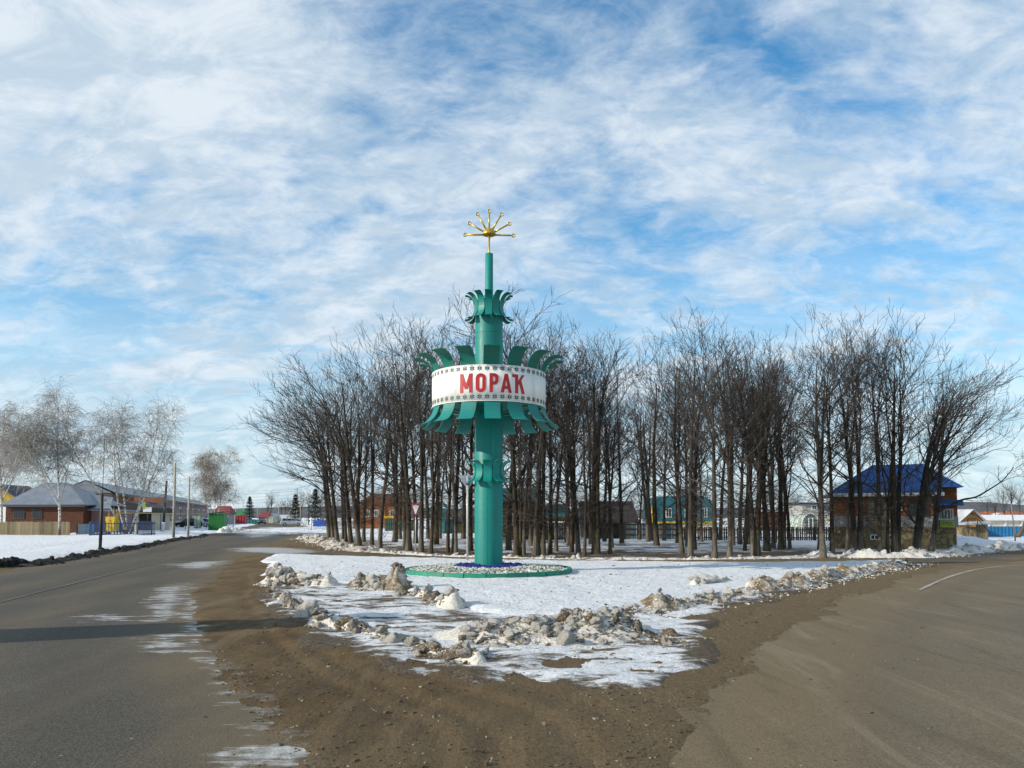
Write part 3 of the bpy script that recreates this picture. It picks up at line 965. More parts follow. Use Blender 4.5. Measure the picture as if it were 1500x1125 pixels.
# golden sunburst
sb_z = mz(344)
sb = link('sunburst', MB().lathe([(0.028, spire_top - .02), (0.028, sb_z - .12), (0.045, sb_z - .10), (0.045, sb_z - .02), (0.02, sb_z)], 14, True).mesh('sunburst', M_gold, True), mon)
hb = MB()
hb.lathe([(0.215 * math.cos(t), sb_z + 0.215 * math.sin(t)) for t in [math.pi / 2 * k / 8 for k in range(9)]], 24); hb.lathe([(0.0, sb_z - .01), (.215, sb_z)], 24)
link('half_globe', hb.mesh('half_globe', M_gold, True), sb)
RL = 0.79
for k in range(7):
    a = math.radians(-1.6 + 30.5 * k - 1.5 * (k > 3))
    c, s = math.cos(a), math.sin(a)
    rl = RL * (0.96 if k in (1, 5) else 1.0) - 0.02
    rayo = link('ray', MB().cyl((c * .19, 0, sb_z + s * .19), (c * (rl - .06), 0, sb_z + s * (rl - .06)), .030, .026, 10).mesh('ray', M_gold, True), sb)
    ring = MB(); q = 16
    for i in range(q):
        t = 2 * math.pi * i / q
        for j in range(6):
            w = 2 * math.pi * j / 6
            rr = .052 + .016 * math.cos(w)
            ring.v.append((c * rl + rr * math.cos(t), .024 * math.sin(w), sb_z + s * rl + rr * math.sin(t)))
    for i in range(q):
        for j in range(6):
            ring.f.append((i * 6 + j, ((i + 1) % q) * 6 + j, ((i + 1) % q) * 6 + (j + 1) % 6, i * 6 + (j + 1) % 6))
    link('ray_ring', ring.mesh('ray_ring', M_gold, True), rayo)
    link('ring_disc', MB().cyl((c * rl, -.006, sb_z + s * rl), (c * rl, .006, sb_z + s * rl), .046, n=16).mesh('ring_disc', M_white_s), rayo)

# round flower bed at its foot
RB = 2.56
bed = thing('flower_bed', 'round mounded bed edged with green painted kerb stones at foot of green column', 'flower bed', (MX, MY, 0.0))
k = NT('bed_soil')
cc_ = k.mix(k.ramp(k.noise(9, 6, .7), .48, .66), (0.66, 0.67, 0.68), (0.06, 0.085, 0.05))
M_bed = k.done(cc_, 0.9, k.bump(k.noise(30, 4, .6), 0.05), 0.2)
bd = MB(); bd.lathe([(RB - .06, 0.06), (RB - .08, 0.19), (RB * .85, 0.235), (RB * .6, 0.275), (RB * .3, 0.30), (RC - .02, 0.30)], 72)
link('mound', bd.mesh('mound', M_bed, True), bed)
nk = 26
ks = MB()
da = 2 * math.pi / nk * 0.485
for i in range(5):
    a = -da + 2 * da * i / 4
    ks.v += [((RB - .06) * math.cos(a), (RB - .06) * math.sin(a), 0.0), ((RB + .05) * math.cos(a), (RB + .05) * math.sin(a), 0.0), ((RB + .02) * math.cos(a), (RB + .02) * math.sin(a), .235), ((RB - .06) * math.cos(a), (RB - .06) * math.sin(a), .235)]
    if i:
        for j in range(4):
            ks.f.append(((i - 1) * 4 + j, (i - 1) * 4 + (j + 1) % 4, i * 4 + (j + 1) % 4, i * 4 + j))
ks.f += [(0, 1, 2, 3), (16, 19, 18, 17)]
ksm = ks.mesh('kerb_stone', M_kerb_g)
for i in range(nk):
    link('kerb_stone', ksm, bed, (RNG.uniform(-.012, .012), RNG.uniform(-.012, .012), RNG.uniform(-.014, .012)), (0, 0, 2 * math.pi * i / nk))


def lump_mesh(name, seed, m, sub=2, rough=0.35, squash=(1, 1, 0.8), flat=True):
    bm = bmesh.new(); bmesh.ops.create_icosphere(bm, subdivisions=sub, radius=1.0)
    r = random.Random(seed)
    off = Vector((seed * 3.1, seed * 1.7, 0))
    cuts = [(Vector((r.gauss(0, 1), r.gauss(0, 1), r.gauss(0, 1))).normalized(), r.uniform(0.6, 0.95)) for _ in range(4)]
    bumps = [(Vector((r.gauss(0, 1), r.gauss(0, 1), r.gauss(0, 1))).normalized(), r.uniform(-.5, .6)) for _ in range(9)]
    for v in bm.verts:
        d = v.co.normalized(); s = 1.0
        for bvec, amp in bumps:
            s += rough * amp * max(0, d.dot(bvec)) ** 4
        s += rough * (0.55 * mnoise.noise(d * 2.3 + off) + 0.38 * mnoise.noise(d * 5.1 + off) + 0.22 * mnoise.noise(d * 11 + off))
        p = d * s
        for n, lim in cuts:
            e = p.dot(n) - lim
            if e > 0:
                p -= n * e * 0.9
        v.co = Vector((p.x * squash[0], p.y * squash[1], p.z * squash[2]))
    me = bpy.data.meshes.new(name); bm.to_mesh(me); bm.free(); me.materials.append(m)
    if not flat:
        me.polygons.foreach_set('use_smooth', [True] * len(me.polygons))
    return me


def joined_lumps(name, pts, m, base, seed, sub=1):
    """many tiny lumps as one mesh; pts = (x, y, z, size)"""
    bm = bmesh.new(); bmesh.ops.create_icosphere(bm, subdivisions=max(sub, 1), radius=1.0) if sub else bmesh.ops.create_cube(bm, size=1.6)
    if not sub:
        bmesh.ops.triangulate(bm, faces=bm.faces)
    B = np.array([v.co[:] for v in bm.verts]); F = np.array([[v.index for v in f.verts] for f in bm.faces]); bm.free()
    g = np.random.default_rng(seed); n = len(pts)
    P = np.array(pts, float)
    V = B[None] * (1 + 0.35 * g.uniform(-1, 1, (n, len(B), 1))) * P[:, None, 3:4] * np.stack([g.uniform(.7, 1.4, n), g.uniform(.7, 1.4, n), g.uniform(.5, .9, n)], 1)[:, None, :]
    ang = g.uniform(0, 6.28, n); c, s = np.cos(ang)[:, None], np.sin(ang)[:, None]
    V = np.stack([V[..., 0] * c - V[..., 1] * s, V[..., 0] * s + V[..., 1] * c, V[..., 2]], -1) + P[:, None, :3]
    FF = (F[None] + (np.arange(n) * len(B))[:, None, None]).reshape(-1, 3)
    return mesh_np(name, V.reshape(-1, 3), FF, m)


def bed_z(r):
    return float(np.interp(r, [RC, RB * .3, RB * .6, RB * .85, RB - .08], [.30, .30, .275, .235, .19]))


def ringpts(n, r0, r1, s0, s1, rng):
    out = []
    for _ in range(n):
        r = math.sqrt(rng.uniform(r0 * r0, r1 * r1)); a = rng.uniform(0, 6.283)
        out.append((r * math.cos(a), r * math.sin(a), bed_z(r) + .01, rng.uniform(s0, s1)))
    return out


rg = random.Random(5)
link('snow_clumps', joined_lumps('snow_clumps', ringpts(2600, 1.0, RB - .12, .012, .038, rg), M_chunk_clean, None, 1), bed, kind='stuff')
M_moss = mat('faded_green_plants', (0.03, 0.12, 0.06), 0.9, 0.4, 9)
link('dry_plants', joined_lumps('dry_plants', ringpts(1500, 1.3, RB - .1, .012, .032, rg), M_moss, None, 2), bed, kind='stuff')
link('blue_gravel', joined_lumps('blue_gravel', ringpts(700, RC + .02, 1.05, .04, .085, rg), M_blue_gr, None, 3), bed, kind='stuff')

# ------------------------------------------------------------------ ploughed snow heaps
CH = {}
for nm, m in (('d', M_chunk), ('c', M_chunk_clean), ('b', M_chunk_black)):
    CH[nm] = [lump_mesh('snow_chunk', 100 + i, m, 3, 0.9, (1, RNG.uniform(.7, 1.1), RNG.uniform(.6, 1.0)), False) for i in range(7)]


def heap(name, label, cat, line, half, height, n_chunks, size, kinds, mound_m, seed, crumbs=200, group=None, mound_amp=0.5):
    """a ploughed ridge along a ground polyline: low mound, chunks on it, crumbs round it"""
    r = random.Random(seed)
    L = smooth_poly(line, 8) if len(line) > 2 else [tuple(np.array(line[0]) + (np.array(line[1]) - np.array(line[0])) * t / 10) for t in range(11)]
    A = np.array(L); o = A[len(A) // 2]
    root = thing(name, label, cat, (o[0], o[1], 0), group=group)
    seg = np.hypot(*np.diff(A, axis=0).T); cum = np.concatenate([[0], np.cumsum(seg)]); T = cum[-1]

    def dist(X, Y):
        d = np.full(X.shape, 1e9); tt = np.zeros(X.shape)
        for i in range(len(A) - 1):
            e = A[i + 1] - A[i]; l2 = e @ e + 1e-9
            t = np.clip(((X - A[i][0]) * e[0] + (Y - A[i][1]) * e[1]) / l2, 0, 1)
            q = np.hypot(X - A[i][0] - t * e[0], Y - A[i][1] - t * e[1])
            tt = np.where(q < d, cum[i] + t * seg[i], tt); d = np.minimum(d, q)
        return d, tt

    def prof(X, Y):
        d, tt = dist(X, Y)
        w = half * (0.75 + 0.5 * (fbm(tt, 0 * tt + seed, 0.9, 3, seed) * .5 + .5)) + 0.25 * half * fbm(X, Y, .35, 3, seed + 1)
        k = 0.35 + 0.75 * np.clip(fbm(tt, 0 * tt, 1.0, 3, seed + 5) * 1.2 + .5, 0, 1.3)
        ridge = 1 - sstep(0.0, 1.0, d / np.maximum(w, .02))
        return -0.05 + (height * mound_amp * k) * ridge * (1 + 0.8 * fbm(X, Y, .35, 5, seed + 2, .65)) + 0.06 * ridge + .22 * ridge * height * fbm(X, Y, .13, 3, seed + 8, .6)
    step = max(0.04, min(0.12, half / 12))
    ob = grid_sheet('mound', np.arange(A[:, 0].min() - half * 1.5, A[:, 0].max() + half * 1.5, step) , np.arange(A[:, 1].min() - half * 1.5, A[:, 1].max() + half * 1.5, step),
                    prof, mound_m, keep=lambda X, Y: dist(X, Y)[0] < half * 1.45)
    ob.parent = root; ob.matrix_parent_inverse = Matrix.Translation((-o[0], -o[1], 0))
    ob.location = (0, 0, 0)
    def pick(spread):
        t = r.uniform(0, T); i = min(int(np.searchsorted(cum, t)) , len(A) - 1); i = max(i, 1)
        f = (t - cum[i - 1]) / max(seg[i - 1], 1e-6)
        p = A[i - 1] + (A[i] - A[i - 1]) * f
        e = (A[i] - A[i - 1]) / max(seg[i - 1], 1e-6)
        off = r.gauss(0, spread)
        while abs(off) > 1.5 * half:
            off = r.gauss(0, spread)
        return p[0] - e[1] * off, p[1] + e[0] * off
    XY = np.array([pick(half * 0.45) for _ in range(n_chunks)] + [pick(half * 0.85) for _ in range(crumbs)])
    ZZ = prof(XY[:, 0], XY[:, 1])
    for (x, y), z in zip(XY[:n_chunks], ZZ):
        s = size * math.exp(min(r.gauss(-0.3, 0.38), .45))
        me = r.choice(CH[r.choice(kinds)])
        link('snow_chunk', me, root, (x - o[0], y - o[1], max(z, 0.02) + s * r.uniform(.0, .38)), (r.uniform(-.6, .6), r.uniform(-.6, .6), r.uniform(0, 6.28)), (s, s * r.uniform(.75, 1.2), s * r.uniform(.7, 1.15)))
    if crumbs:
        pts = [(x - o[0], y - o[1], max(z, 0.03) + .005, size * r.uniform(.06, .32)) for (x, y), z in zip(XY[n_chunks:], ZZ[n_chunks:])]
        link('snow_crumbs', joined_lumps('snow_crumbs', pts, CH[kinds[0]][0].materials[0], None, seed), root, kind='stuff')
    return root


heap('snow_heap', 'dirty ploughed snow heap at the road side end of the snowy island', 'snow heap', GP([(404, 856), (440, 859), (480, 861)]), 0.55, 0.55, 90, 0.115, 'dddc', M_chunk, 1, 800, mound_amp=.8)
heap('snow_heap', 'rounded dirty snow heap standing alone beside the round flower bed', 'snow heap', GP([(525, 861), (553, 862), (585, 867)]), 0.50, 0.62, 80, 0.115, 'ddc', M_chunk, 2, 700, mound_amp=.8)
heap('snow_ridge', 'short ridge of pale snow clods in front of the round flower bed', 'snow ridge', GP([(598, 872), (630, 880), (662, 893)]), 0.35, 0.36, 60, 0.10, 'ddc', M_chunk, 3, 520, mound_amp=.8)
heap('snow_ridge', 'row of brown snow clods along the edge of the muddy ice', 'snow ridge', GP([(462, 918), (505, 924), (560, 938), (610, 951), (655, 964), (700, 975)]), 0.22, 0.20, 90, 0.085, 'ddd', M_chunk, 4, 900, mound_amp=.8)
heap('snow_ridge', 'thin scatter of muddy snow clods beside the tyre ruts', 'snow ridge', GP([(405, 868), (415, 882), (435, 895), (468, 908)]), 0.28, 0.16, 26, 0.125, 'dd', M_chunk, 5, 300)
heap('snow_heap', 'widest jumbled heap of grey and brown snow chunks on the ice', 'snow heap', GP([(700, 935), (760, 938), (830, 940), (885, 925)]), 1.2, 0.40, 240, 0.082, 'ddc', M_chunk, 6, 3000, mound_amp=.6)
heap('snow_ridge', 'long low ridge of ploughed snow along the right side of the island', 'snow ridge', GP([(885, 907), (1010, 886), (1100, 869), (1200, 850), (1290, 834), (1330, 826)]), 0.75, 0.30, 170, 0.085, 'cdd', M_chunk, 7, 2200, mound_amp=0.8)
heap('snow_heap', 'small pile of creamy snow clods on the long snow ridge', 'snow heap', GP([(1018, 862), (1040, 858), (1068, 857)]), 0.35, 0.3, 18, 0.17, 'cd', M_chunk_clean, 8, 150)
heap('snow_ridge', 'thin line of snow crumbs along the front of the bare grove', 'snow ridge', GP([(505, 806), (600, 813), (700, 817), (850, 820), (1000, 820.5), (1190, 818)]), 0.40, 0.16, 90, 0.11, 'cc', M_chunk_clean, 9, 900)
heap('snow_ridge', 'white ploughed snow bank below the house with blue roof', 'snow ridge', GP([(1195, 816), (1290, 817), (1360, 815), (1430, 809), (1500, 803), (1560, 799)]), 0.95, 0.36, 170, 0.12, 'ccc', M_chunk_clean, 10, 1700, mound_amp=0.8)
heap('snow_heap', 'dirty snow heap at the corner of the grove beside the street', 'snow heap', GP([(448, 789), (470, 795), (500, 803), (535, 808)]), 1.1, 0.55, 120, 0.15, 'ddc', M_chunk, 11, 900)
heap('snow_heap', 'sooty black snow heap at the kerb of the left road', 'snow heap', GP([(-40, 833), (0, 831), (38, 828)]), 0.6, 0.6, 60, 0.18, 'b', M_chunk_black, 12, 400)
heap('snow_ridge', 'long sooty ridge of old snow lining the left road', 'snow ridge', GP([(38, 830), (100, 820), (150, 811), (200, 803), (250, 793), (300, 785)]), 0.7, 0.20, 130, 0.085, 'b', M_chunk_black, 13, 1600, mound_amp=0.8)
heap('snow_heap', 'pale snow heap beside the green sheet metal kiosk', 'snow heap', GP([(325, 780.5), (340, 779), (352, 777.5)]), 1.1, 0.7, 20, 0.4, 'cc', M_chunk_clean, 14, 120)

# loose clods and pebbles on the dirt
rg = random.Random(9)
M_clod = mat('clod', (0.095, 0.068, 0.038), 0.95, 0.4, 4)
M_pebble = mat('pale_pebble', (0.27, 0.225, 0.16), 0.9, 0.35, 4)
for nm_, m_, n_, smax, lab_ in (('gravel', M_clod, 12000, .016, 'small brown clods scattered over the dirt shoulder'), ('gravel', M_pebble, 3500, .011, 'fine pale stones scattered over the dirt shoulder')):
    gx_, gy_ = NR.uniform(-4, 9, n_), 4.8 + 15 * NR.uniform(0, 1, n_) ** 1.5
    gs_ = np.maximum(sdf(ROAD_L, gx_, gy_), sdf(ROAD_R, gx_, gy_))
    okg = (gs_ < np.where(NR.uniform(0, 1, n_) < .94, 0.35, 2.2)) & (fbm(gx_, gy_, 1.1, 3, 8) > NR.uniform(-.7, .35, n_))
    gx_, gy_ = gx_[okg], gy_[okg]
    pts = list(zip(gx_, gy_, np.maximum(dirt_h(gx_, gy_), .012), NR.uniform(.004, smax, len(gx_)) * np.where(NR.uniform(0, 1, len(gx_)) < .03, 2.2, 1)))
    link(nm_, joined_lumps(nm_, pts, m_, None, 77, 0), kind='stuff', label=lab_, category='gravel')

dx_, dy_ = NR.uniform(-9, 15, 900), NR.uniform(14, 31, 900)
okd = sdf(ISLAND, dx_, dy_) > .25
okd &= (np.hypot(dx_ - MX, dy_ - MY) > RB + .15)
dx_, dy_ = dx_[okd], dy_[okd]
pts = list(zip(dx_, dy_, heaped(ISLAND, 0.11, 0.25, 0.45, 0.035, 51)(dx_, dy_), NR.uniform(.006, .022, len(dx_)) * np.where(NR.uniform(0, 1, len(dx_)) < .05, 2.0, 1)))
link('snow_litter', joined_lumps('snow_litter', pts, mat('leaf_bits', (.075, .055, .035), .95, .4, 5), None, 79, 0), kind='stuff', label='bits of dead leaves and grit lying on the snowy island', category='litter')

# ------------------------------------------------------------------ trees
def tubes(polys, mat_, name):
    """polys: list of (pts (n,3), radii (n,), sides) -> one mesh"""
    groups = {}
    for p, r, s in polys:
        groups.setdefault((len(p), s), []).append((p, r))
    VV, FF, off = [], [], 0
    for (n, s), lst in groups.items():
        P = np.array([a for a, _ in lst]); R = np.array([b for _, b in lst]); B = len(lst)
        T = np.gradient(P, axis=1); T /= np.linalg.norm(T, axis=2, keepdims=True) + 1e-9
        ref = np.where(np.abs(T[:, :1, 2:3]) > .8, np.array([[[1., 0, 0]]]), np.array([[[0, 0, 1.]]]))
        U = np.cross(T, np.broadcast_to(ref, T.shape)); U /= np.linalg.norm(U, axis=2, keepdims=True) + 1e-9
        W = np.cross(T, U)
        a = np.arange(s) * 2 * np.pi / s
        ring = P[:, :, None] + R[:, :, None, None] * (U[:, :, None] * np.cos(a)[None, None, :, None] + W[:, :, None] * np.sin(a)[None, None, :, None])
        VV.append(ring.reshape(-1, 3))
        b, i, k = np.meshgrid(np.arange(B), np.arange(n - 1), np.arange(s), indexing='ij')
        k2 = (k + 1) % s
        base = off + (b * n + i) * s
        FF.append(np.stack([base + k, base + k2, base + s + k2, base + s + k], -1).reshape(-1, 4))
        off += B * n * s
    return mesh_np(name, np.concatenate(VV), np.concatenate(FF), mat_, True)


def nrm(v):
    return v / (np.linalg.norm(v) + 1e-9)


class Tree:
    def __init__(s, seed):
        s.r = np.random.default_rng(seed); s.trunk = []; s.crown = []; s.low = []

    def branch(s, p, d, L, r0, r1, n, wander, up=0.0, bias=None):
        pts = [np.array(p, float)]; d = nrm(np.array(d, float))
        W = s.r.normal(0, wander, (n, 3))
        for i in range(n):
            d = d + W[i] + np.array((0, 0, up / n))
            if bias is not None:
                d = d + bias / n
            d = nrm(d)
            pts.append(pts[-1] + d * L / n)
        return np.array(pts), np.linspace(r0, r1, n + 1)

    def spot(s, br, t):
        P, R = br; n = len(P) - 1
        x = t * n; i = min(int(x), n - 1); f = x - i
        return P[i] + (P[i + 1] - P[i]) * f, nrm(P[i + 1] - P[i]), R[i] + (R[i + 1] - R[i]) * f

    def side(s, d, ang, az=None):
        a = s.r.normal(0, 1, 3) if az is None else np.array((math.cos(az), math.sin(az), 0.0))
        a = nrm(a - d * (a @ d))
        return d * math.cos(ang) + a * math.sin(ang)


def bare_tree(seed, H=11.5, r0=0.16, forks=2, lean=(0, 0), bias=None, limbs=13, dens=0.84, low=34, spread=1.35, fork_t=(0.3, 0.58), limb_from=0.3, extra=None):
    t = Tree(seed); r = t.r; b3 = None if bias is None else np.array(bias, float)
    tr = t.branch((0, 0, -0.1), (lean[0], lean[1], 1), H * 0.9, r0, 0.02, 12, 0.024, 0.18, None if b3 is None else b3 * 0.10)
    tr[1][:] = r0 * (1 - np.linspace(0, 1, 13)) ** 0.8 * 0.92 + 0.012
    tr[1][0] *= 1.35
    leaders = [(tr, 0.0)]
    t.trunk.append((*tr, 8))
    for k in range(forks):
        f = r.uniform(*fork_t); p, d, rr = t.spot(tr, f)
        lb = t.branch(p, t.side(d, r.uniform(.10, .24), r.uniform(0, 6.28)), H * (0.95 - f) * r.uniform(.85, 1.02), rr * r.uniform(.6, .82), .014, 10, 0.06, 0.35, b3)
        leaders.append((lb, 0.12)); t.trunk.append((*lb, 6))
    twigs = []
    Lm = []
    for i in range(limbs):
        lb, t0 = leaders[i % len(leaders)] if i >= limbs // 3 else leaders[0]
        f = r.uniform(max(t0, limb_from if lb is tr else .1), 0.93)
        p, d, rr = t.spot(lb, f)
        ln = H * (0.34 - 0.20 * f) * r.uniform(.75, 1.3) * spread
        br = t.branch(p, t.side(d, r.uniform(.5, 1.15) * (1.15 - .35 * f), r.uniform(0, 6.28)), ln, max(rr * r.uniform(.3, .55), .020), .009, 7, 0.13, r.uniform(.1, .55), b3)
        Lm.append(br); t.crown.append((*br, 5))
    if extra:
        for p0, pts in extra:
            P = [np.array(q, float) for q in smooth_poly(pts, 3)]
            br = (np.array(P), np.linspace(p0, .02, len(P)))
            Lm += [br, br]; t.trunk.append((*br, 6))
    B2 = []
    for lb, t0 in leaders:
        for _ in range(int(10 * dens)):
            B2.append((lb, r.uniform(.42, 1.0), 1.0))
    for br in Lm:
        for _ in range(int(6 * dens)):
            B2.append((br, r.uniform(.18, 1.0), .9))
    B2o = []
    for br, f, k in B2:
        p, d, rr = t.spot(br, f)
        q = t.branch(p, t.side(d, r.uniform(.4, .85)), r.uniform(.9, 1.9) * k * spread ** .5, max(min(rr * .55, .02), .010), .006, 4, 0.13, 0.45, None if b3 is None else b3 * .4)
        B2o.append(q); t.crown.append((*q, 4))
    B3o = []
    for q in B2o:
        for _ in range(int(r.integers(3, 6) * dens)):
            p, d, rr = t.spot(q, r.uniform(.15, 1.0))
            w = t.branch(p, t.side(d, r.uniform(.4, .9)), r.uniform(.45, 1.0), .0095, .0065, 3, 0.13, 0.4)
            B3o.append(w); t.crown.append((*w, 3))
    for q in B3o:
        for _ in range(int(r.integers(1, 4) * dens)):
            p, d, rr = t.spot(q, r.uniform(.2, 1.0))
            w = t.branch(p, t.side(d, r.uniform(.4, .95)), r.uniform(.2, .5), .0075, .005, 2, 0.15, 0.3)
            t.crown.append((*w, 3))
    # fine shoots tangled low round the trunk
    for _ in range(low):
        f = r.uniform(.14, .40); p, d, rr = t.spot(tr, f)
        q = t.branch(p, t.side(d, r.uniform(1.1, 1.8), r.uniform(0, 6.28)), r.uniform(.7, 1.9), .013, .006, 5, 0.22, -0.35)
        t.low.append((*q, 3))
        for _ in range(4):
            p2, d2, _r = t.spot(q, r.uniform(.2, 1.0))
            w = t.branch(p2, t.side(d2, r.uniform(.5, 1.2)), r.uniform(.3, .8), .008, .004, 3, 0.25, -0.2)
            t.low.append((*w, 3))
    return {'trunk': tubes(t.trunk, M_bark, 'trunk'), 'crown': tubes(t.crown, M_twig, 'crown'), 'low_shoots': tubes(t.low, M_twig2, 'low_shoots') if t.low else None}


def birch_tree(seed, H=11, stems=1, twig_m=None, dens=1.0, spread=1.0, tiltk=1.0):
    t = Tree(seed); r = t.r; Lead = []
    for k in range(stems):
        a = 6.28 * k / max(stems, 1) + r.uniform(-.4, .4)
        tilt = 0.05 if stems == 1 else r.uniform(.14, .34) * tiltk
        tr = t.branch((0.12 * math.cos(a) * (stems > 1), .12 * math.sin(a) * (stems > 1), -.1), (math.cos(a) * tilt, math.sin(a) * tilt, 1), H * r.uniform(.85, 1.0), .12 if stems == 1 else .085, .012, 12, .04, .25)
        Lead.append(tr); t.trunk.append((*tr, 7))
    if stems == 1:
        for k in range(2):
            p, d, rr = t.spot(Lead[0], r.uniform(.2, .4))
            lb = t.branch(p, t.side(d, r.uniform(.3, .5), r.uniform(0, 6.28)), H * .6, rr * .6, .012, 9, .05, .4)
            Lead.append(lb); t.trunk.append((*lb, 6))
    A = []
    for tr in Lead:
        for _ in range(int(17 if stems < 3 else 13)):
            f = r.uniform(.22, .97); p, d, rr = t.spot(tr, f)
            q = t.branch(p, t.side(d, r.uniform(.5, .9)), H * (.33 - .20 * f) * r.uniform(.7, 1.2) * spread, max(rr * .4, .014), .008, 6, .10, .25)
            A.append(q); t.crown.append((*q, 4))
    B = []
    for q in A + Lead:
        for _ in range(int(11 * dens)):
            p, d, rr = t.spot(q, r.uniform(.3, 1.0))
            w = t.branch(p, t.side(d, r.uniform(.5, 1.0)), r.uniform(.6, 1.5), .011, .006, 4, .14, -.1)
            B.append(w); t.crown.append((*w, 3))
    for q in B:
        for _ in range(int(r.integers(4, 7) * dens)):
            p, d, rr = t.spot(q, r.uniform(.2, 1.0))
            w = t.branch(p, t.side(d, r.uniform(.5, 1.2)), r.uniform(.5, 1.25), .0095, .006, 4, .12, -1.5)
            t.crown.append((*w, 3))
    return {'trunk': tubes(t.trunk, M_birch, 'trunk'), 'crown': tubes(t.crown, twig_m or M_btwig, 'crown'), 'low_shoots': None}


def put_tree(name, label, kit, x, y, s=1.0, rz=0.0, group=None, z=0.0):
    o = thing(name, label, 'tree', (x, y, z), rz, group, None, (s, s, s))
    link('trunk', kit['trunk'], o); link('crown', kit['crown'], o)
    if kit['low_shoots'] is not None:
        link('low_shoots', kit['low_shoots'], o)
    return o


VAR = [bare_tree(200 + i, H=11.2 + .5 * (i % 3), r0=.135 + .014 * (i % 4), forks=(2, 1, 1, 3, 0, 2, 2, 1, 3, 0)[i], limbs=(17, 18, 19, 15, 22, 16, 17, 20, 14, 21)[i], spread=(1.2, 1.45, 1.3, 1.15, 1.5, 1.25, 1.4, 1.3, 1.1, 1.35)[i], limb_from=(.3, .22, .26, .34, .2, .3, .24, .28, .34, .22)[i]) for i in range(10)]
THIN = [bare_tree(300 + i, H=9.5, r0=.10, forks=1, limbs=9, dens=.8, low=14, spread=.8) for i in range(2)]
LEFT = [bare_tree(400 + i, H=11.0, r0=.17, forks=3, lean=(-.03 - .03 * i, -.02), bias=(-.65, -.1, 0), limbs=20, spread=1.6, low=34, limb_from=.17) for i in range(3)]
RIGHT = [bare_tree(451 + i, H=10.6, r0=.17, forks=3, lean=(.07 + .04 * i, 0), bias=(.6, -.05, 0), limbs=19, spread=1.35, low=18, limb_from=.16) for i in range(2)]
grove = [(502.7, 791), (507, 795), (532.7, 795), (544.7, 799), (556, 806), (580.7, 791), (586, 791), (592.7, 805), (599, 809), (609, 798), (617, 811), (627, 791), (631, 813), (637, 790), (645, 790), (656, 811), (665, 810), (668, 813), (679, 791), (689, 809),
         (705, 803), (722, 798), (745, 808), (757, 815), (761, 814), (767, 815), (778, 801), (784, 815), (789, 814), (796, 815), (805, 813), (815, 809), (837, 811), (833, 801), (847, 812), (841, 799), (856, 817), (865, 799), (871, 813), (876, 814), (894, 813), (897, 805), (911, 798), (937, 792), (953, 793), (962, 801), (973, 793), (993, 797), (999, 813), (1007, 803), (1011, 816), (1017, 807),
         (1028, 795), (1047, 820), (1055, 793), (1069, 818), (1084, 799), (1091, 809), (1097, 799), (1104, 816), (1109, 817), (1123, 809), (1126, 808), (1133, 805), (1144, 806), (1149, 805), (1157, 805), (1201, 815), (1206, 818), (1219, 816), (1241, 809), (1252, 815), (1260, 815), (1289, 815), (1300, 814), (1311, 814), (1316, 813)]
rb = random.Random(77)
for k_ in range(11):
    px_b = 520 + 62 * k_ + rb.uniform(-7, 7)
    Yb_ = rb.uniform(44, 56.5)
    grove.append((px_b, HORIZON + HC * FPX / Yb_))
thin_px = {592.7, 631, 656, 668, 761, 767, 789, 856, 894, 897, 645, 637, 761, 937, 1028, 1091, 1149, 1157, 1300, 1241, 815}
rg = random.Random(21)
for i, (px, py) in enumerate(grove):
    x, y = G(px, py)
    thin = px in thin_px
    kit = rg.choice(THIN) if thin else VAR[(i * 3 + rg.randrange(4)) % 10]
    s = min(0.96, 0.79 + (y - 29) * 0.010) * rg.uniform(.94, 1.04)
    if 940 < px < 1110:
        s *= 1.0
    if px < 760:
        s *= 1.13 if px > 590 else 0.82 + .31 * max(0, (px - 500) / 90)
    where = next(w for lim, w in ((575, 'before the orange brick house'), (640, 'beside the give way sign'), (702, 'before the teal shed'), (792, 'before the log house'), (850, 'before the teal roofed gateway'), (935, 'before the dark barn'),
                                  (1042, 'before the teal house'), (1190, 'before the dark picket fence'), (1235, 'near the blue roofed house'), (2000, 'before the blue roofed house')) if px < lim)
    row = 'in the front row of the grove' if py >= 811 else ('in the back of the grove' if py <= 799 else 'in the middle of the grove')
    lab = ('slender bare tree ' if thin else 'stout bare dark tree ') + row + ' ' + where
    put_tree('bare_tree', lab, kit, x, y, s, rg.uniform(0, 6.28), ('slender' if thin else 'stout') + ' trees ' + row + ' ' + where)
for (px, py), kit, s, lab in (((482.7, 796), LEFT[0], .98, 'bare tree at grove corner leaning out over the street'),
                              ((489, 797), LEFT[2], .86, 'bare tree beside the dirty snow heap with low limbs reaching over the street'),
                              ((494.7, 799), LEFT[1], .9, 'bare leaning tree second from the grove corner at the street'),
                              ((514.7, 802), LEFT[0], .92, 'bare spreading tree in front row near the street corner'),
                              ((526.7, 804), LEFT[2], .98, 'bare straight trunked tree with crown swept towards the street')):
    x, y = G(px, py)
    put_tree('bare_tree', lab, kit, x, y, s, rg.uniform(-.3, .3))
rk = bare_tree(481, H=11.0, r0=.17, forks=3, lean=(.13, 0), bias=(.7, -.05, -.1), limbs=22, spread=1.6, low=16, limb_from=.16,
               extra=[(.085, [(.25, 0, 2.2), (1.0, -.2, 2.75), (1.9, -.3, 3.15), (2.7, -.3, 3.3), (3.6, -.2, 3.75), (4.6, 0, 4.3), (5.4, .1, 5.1)])])
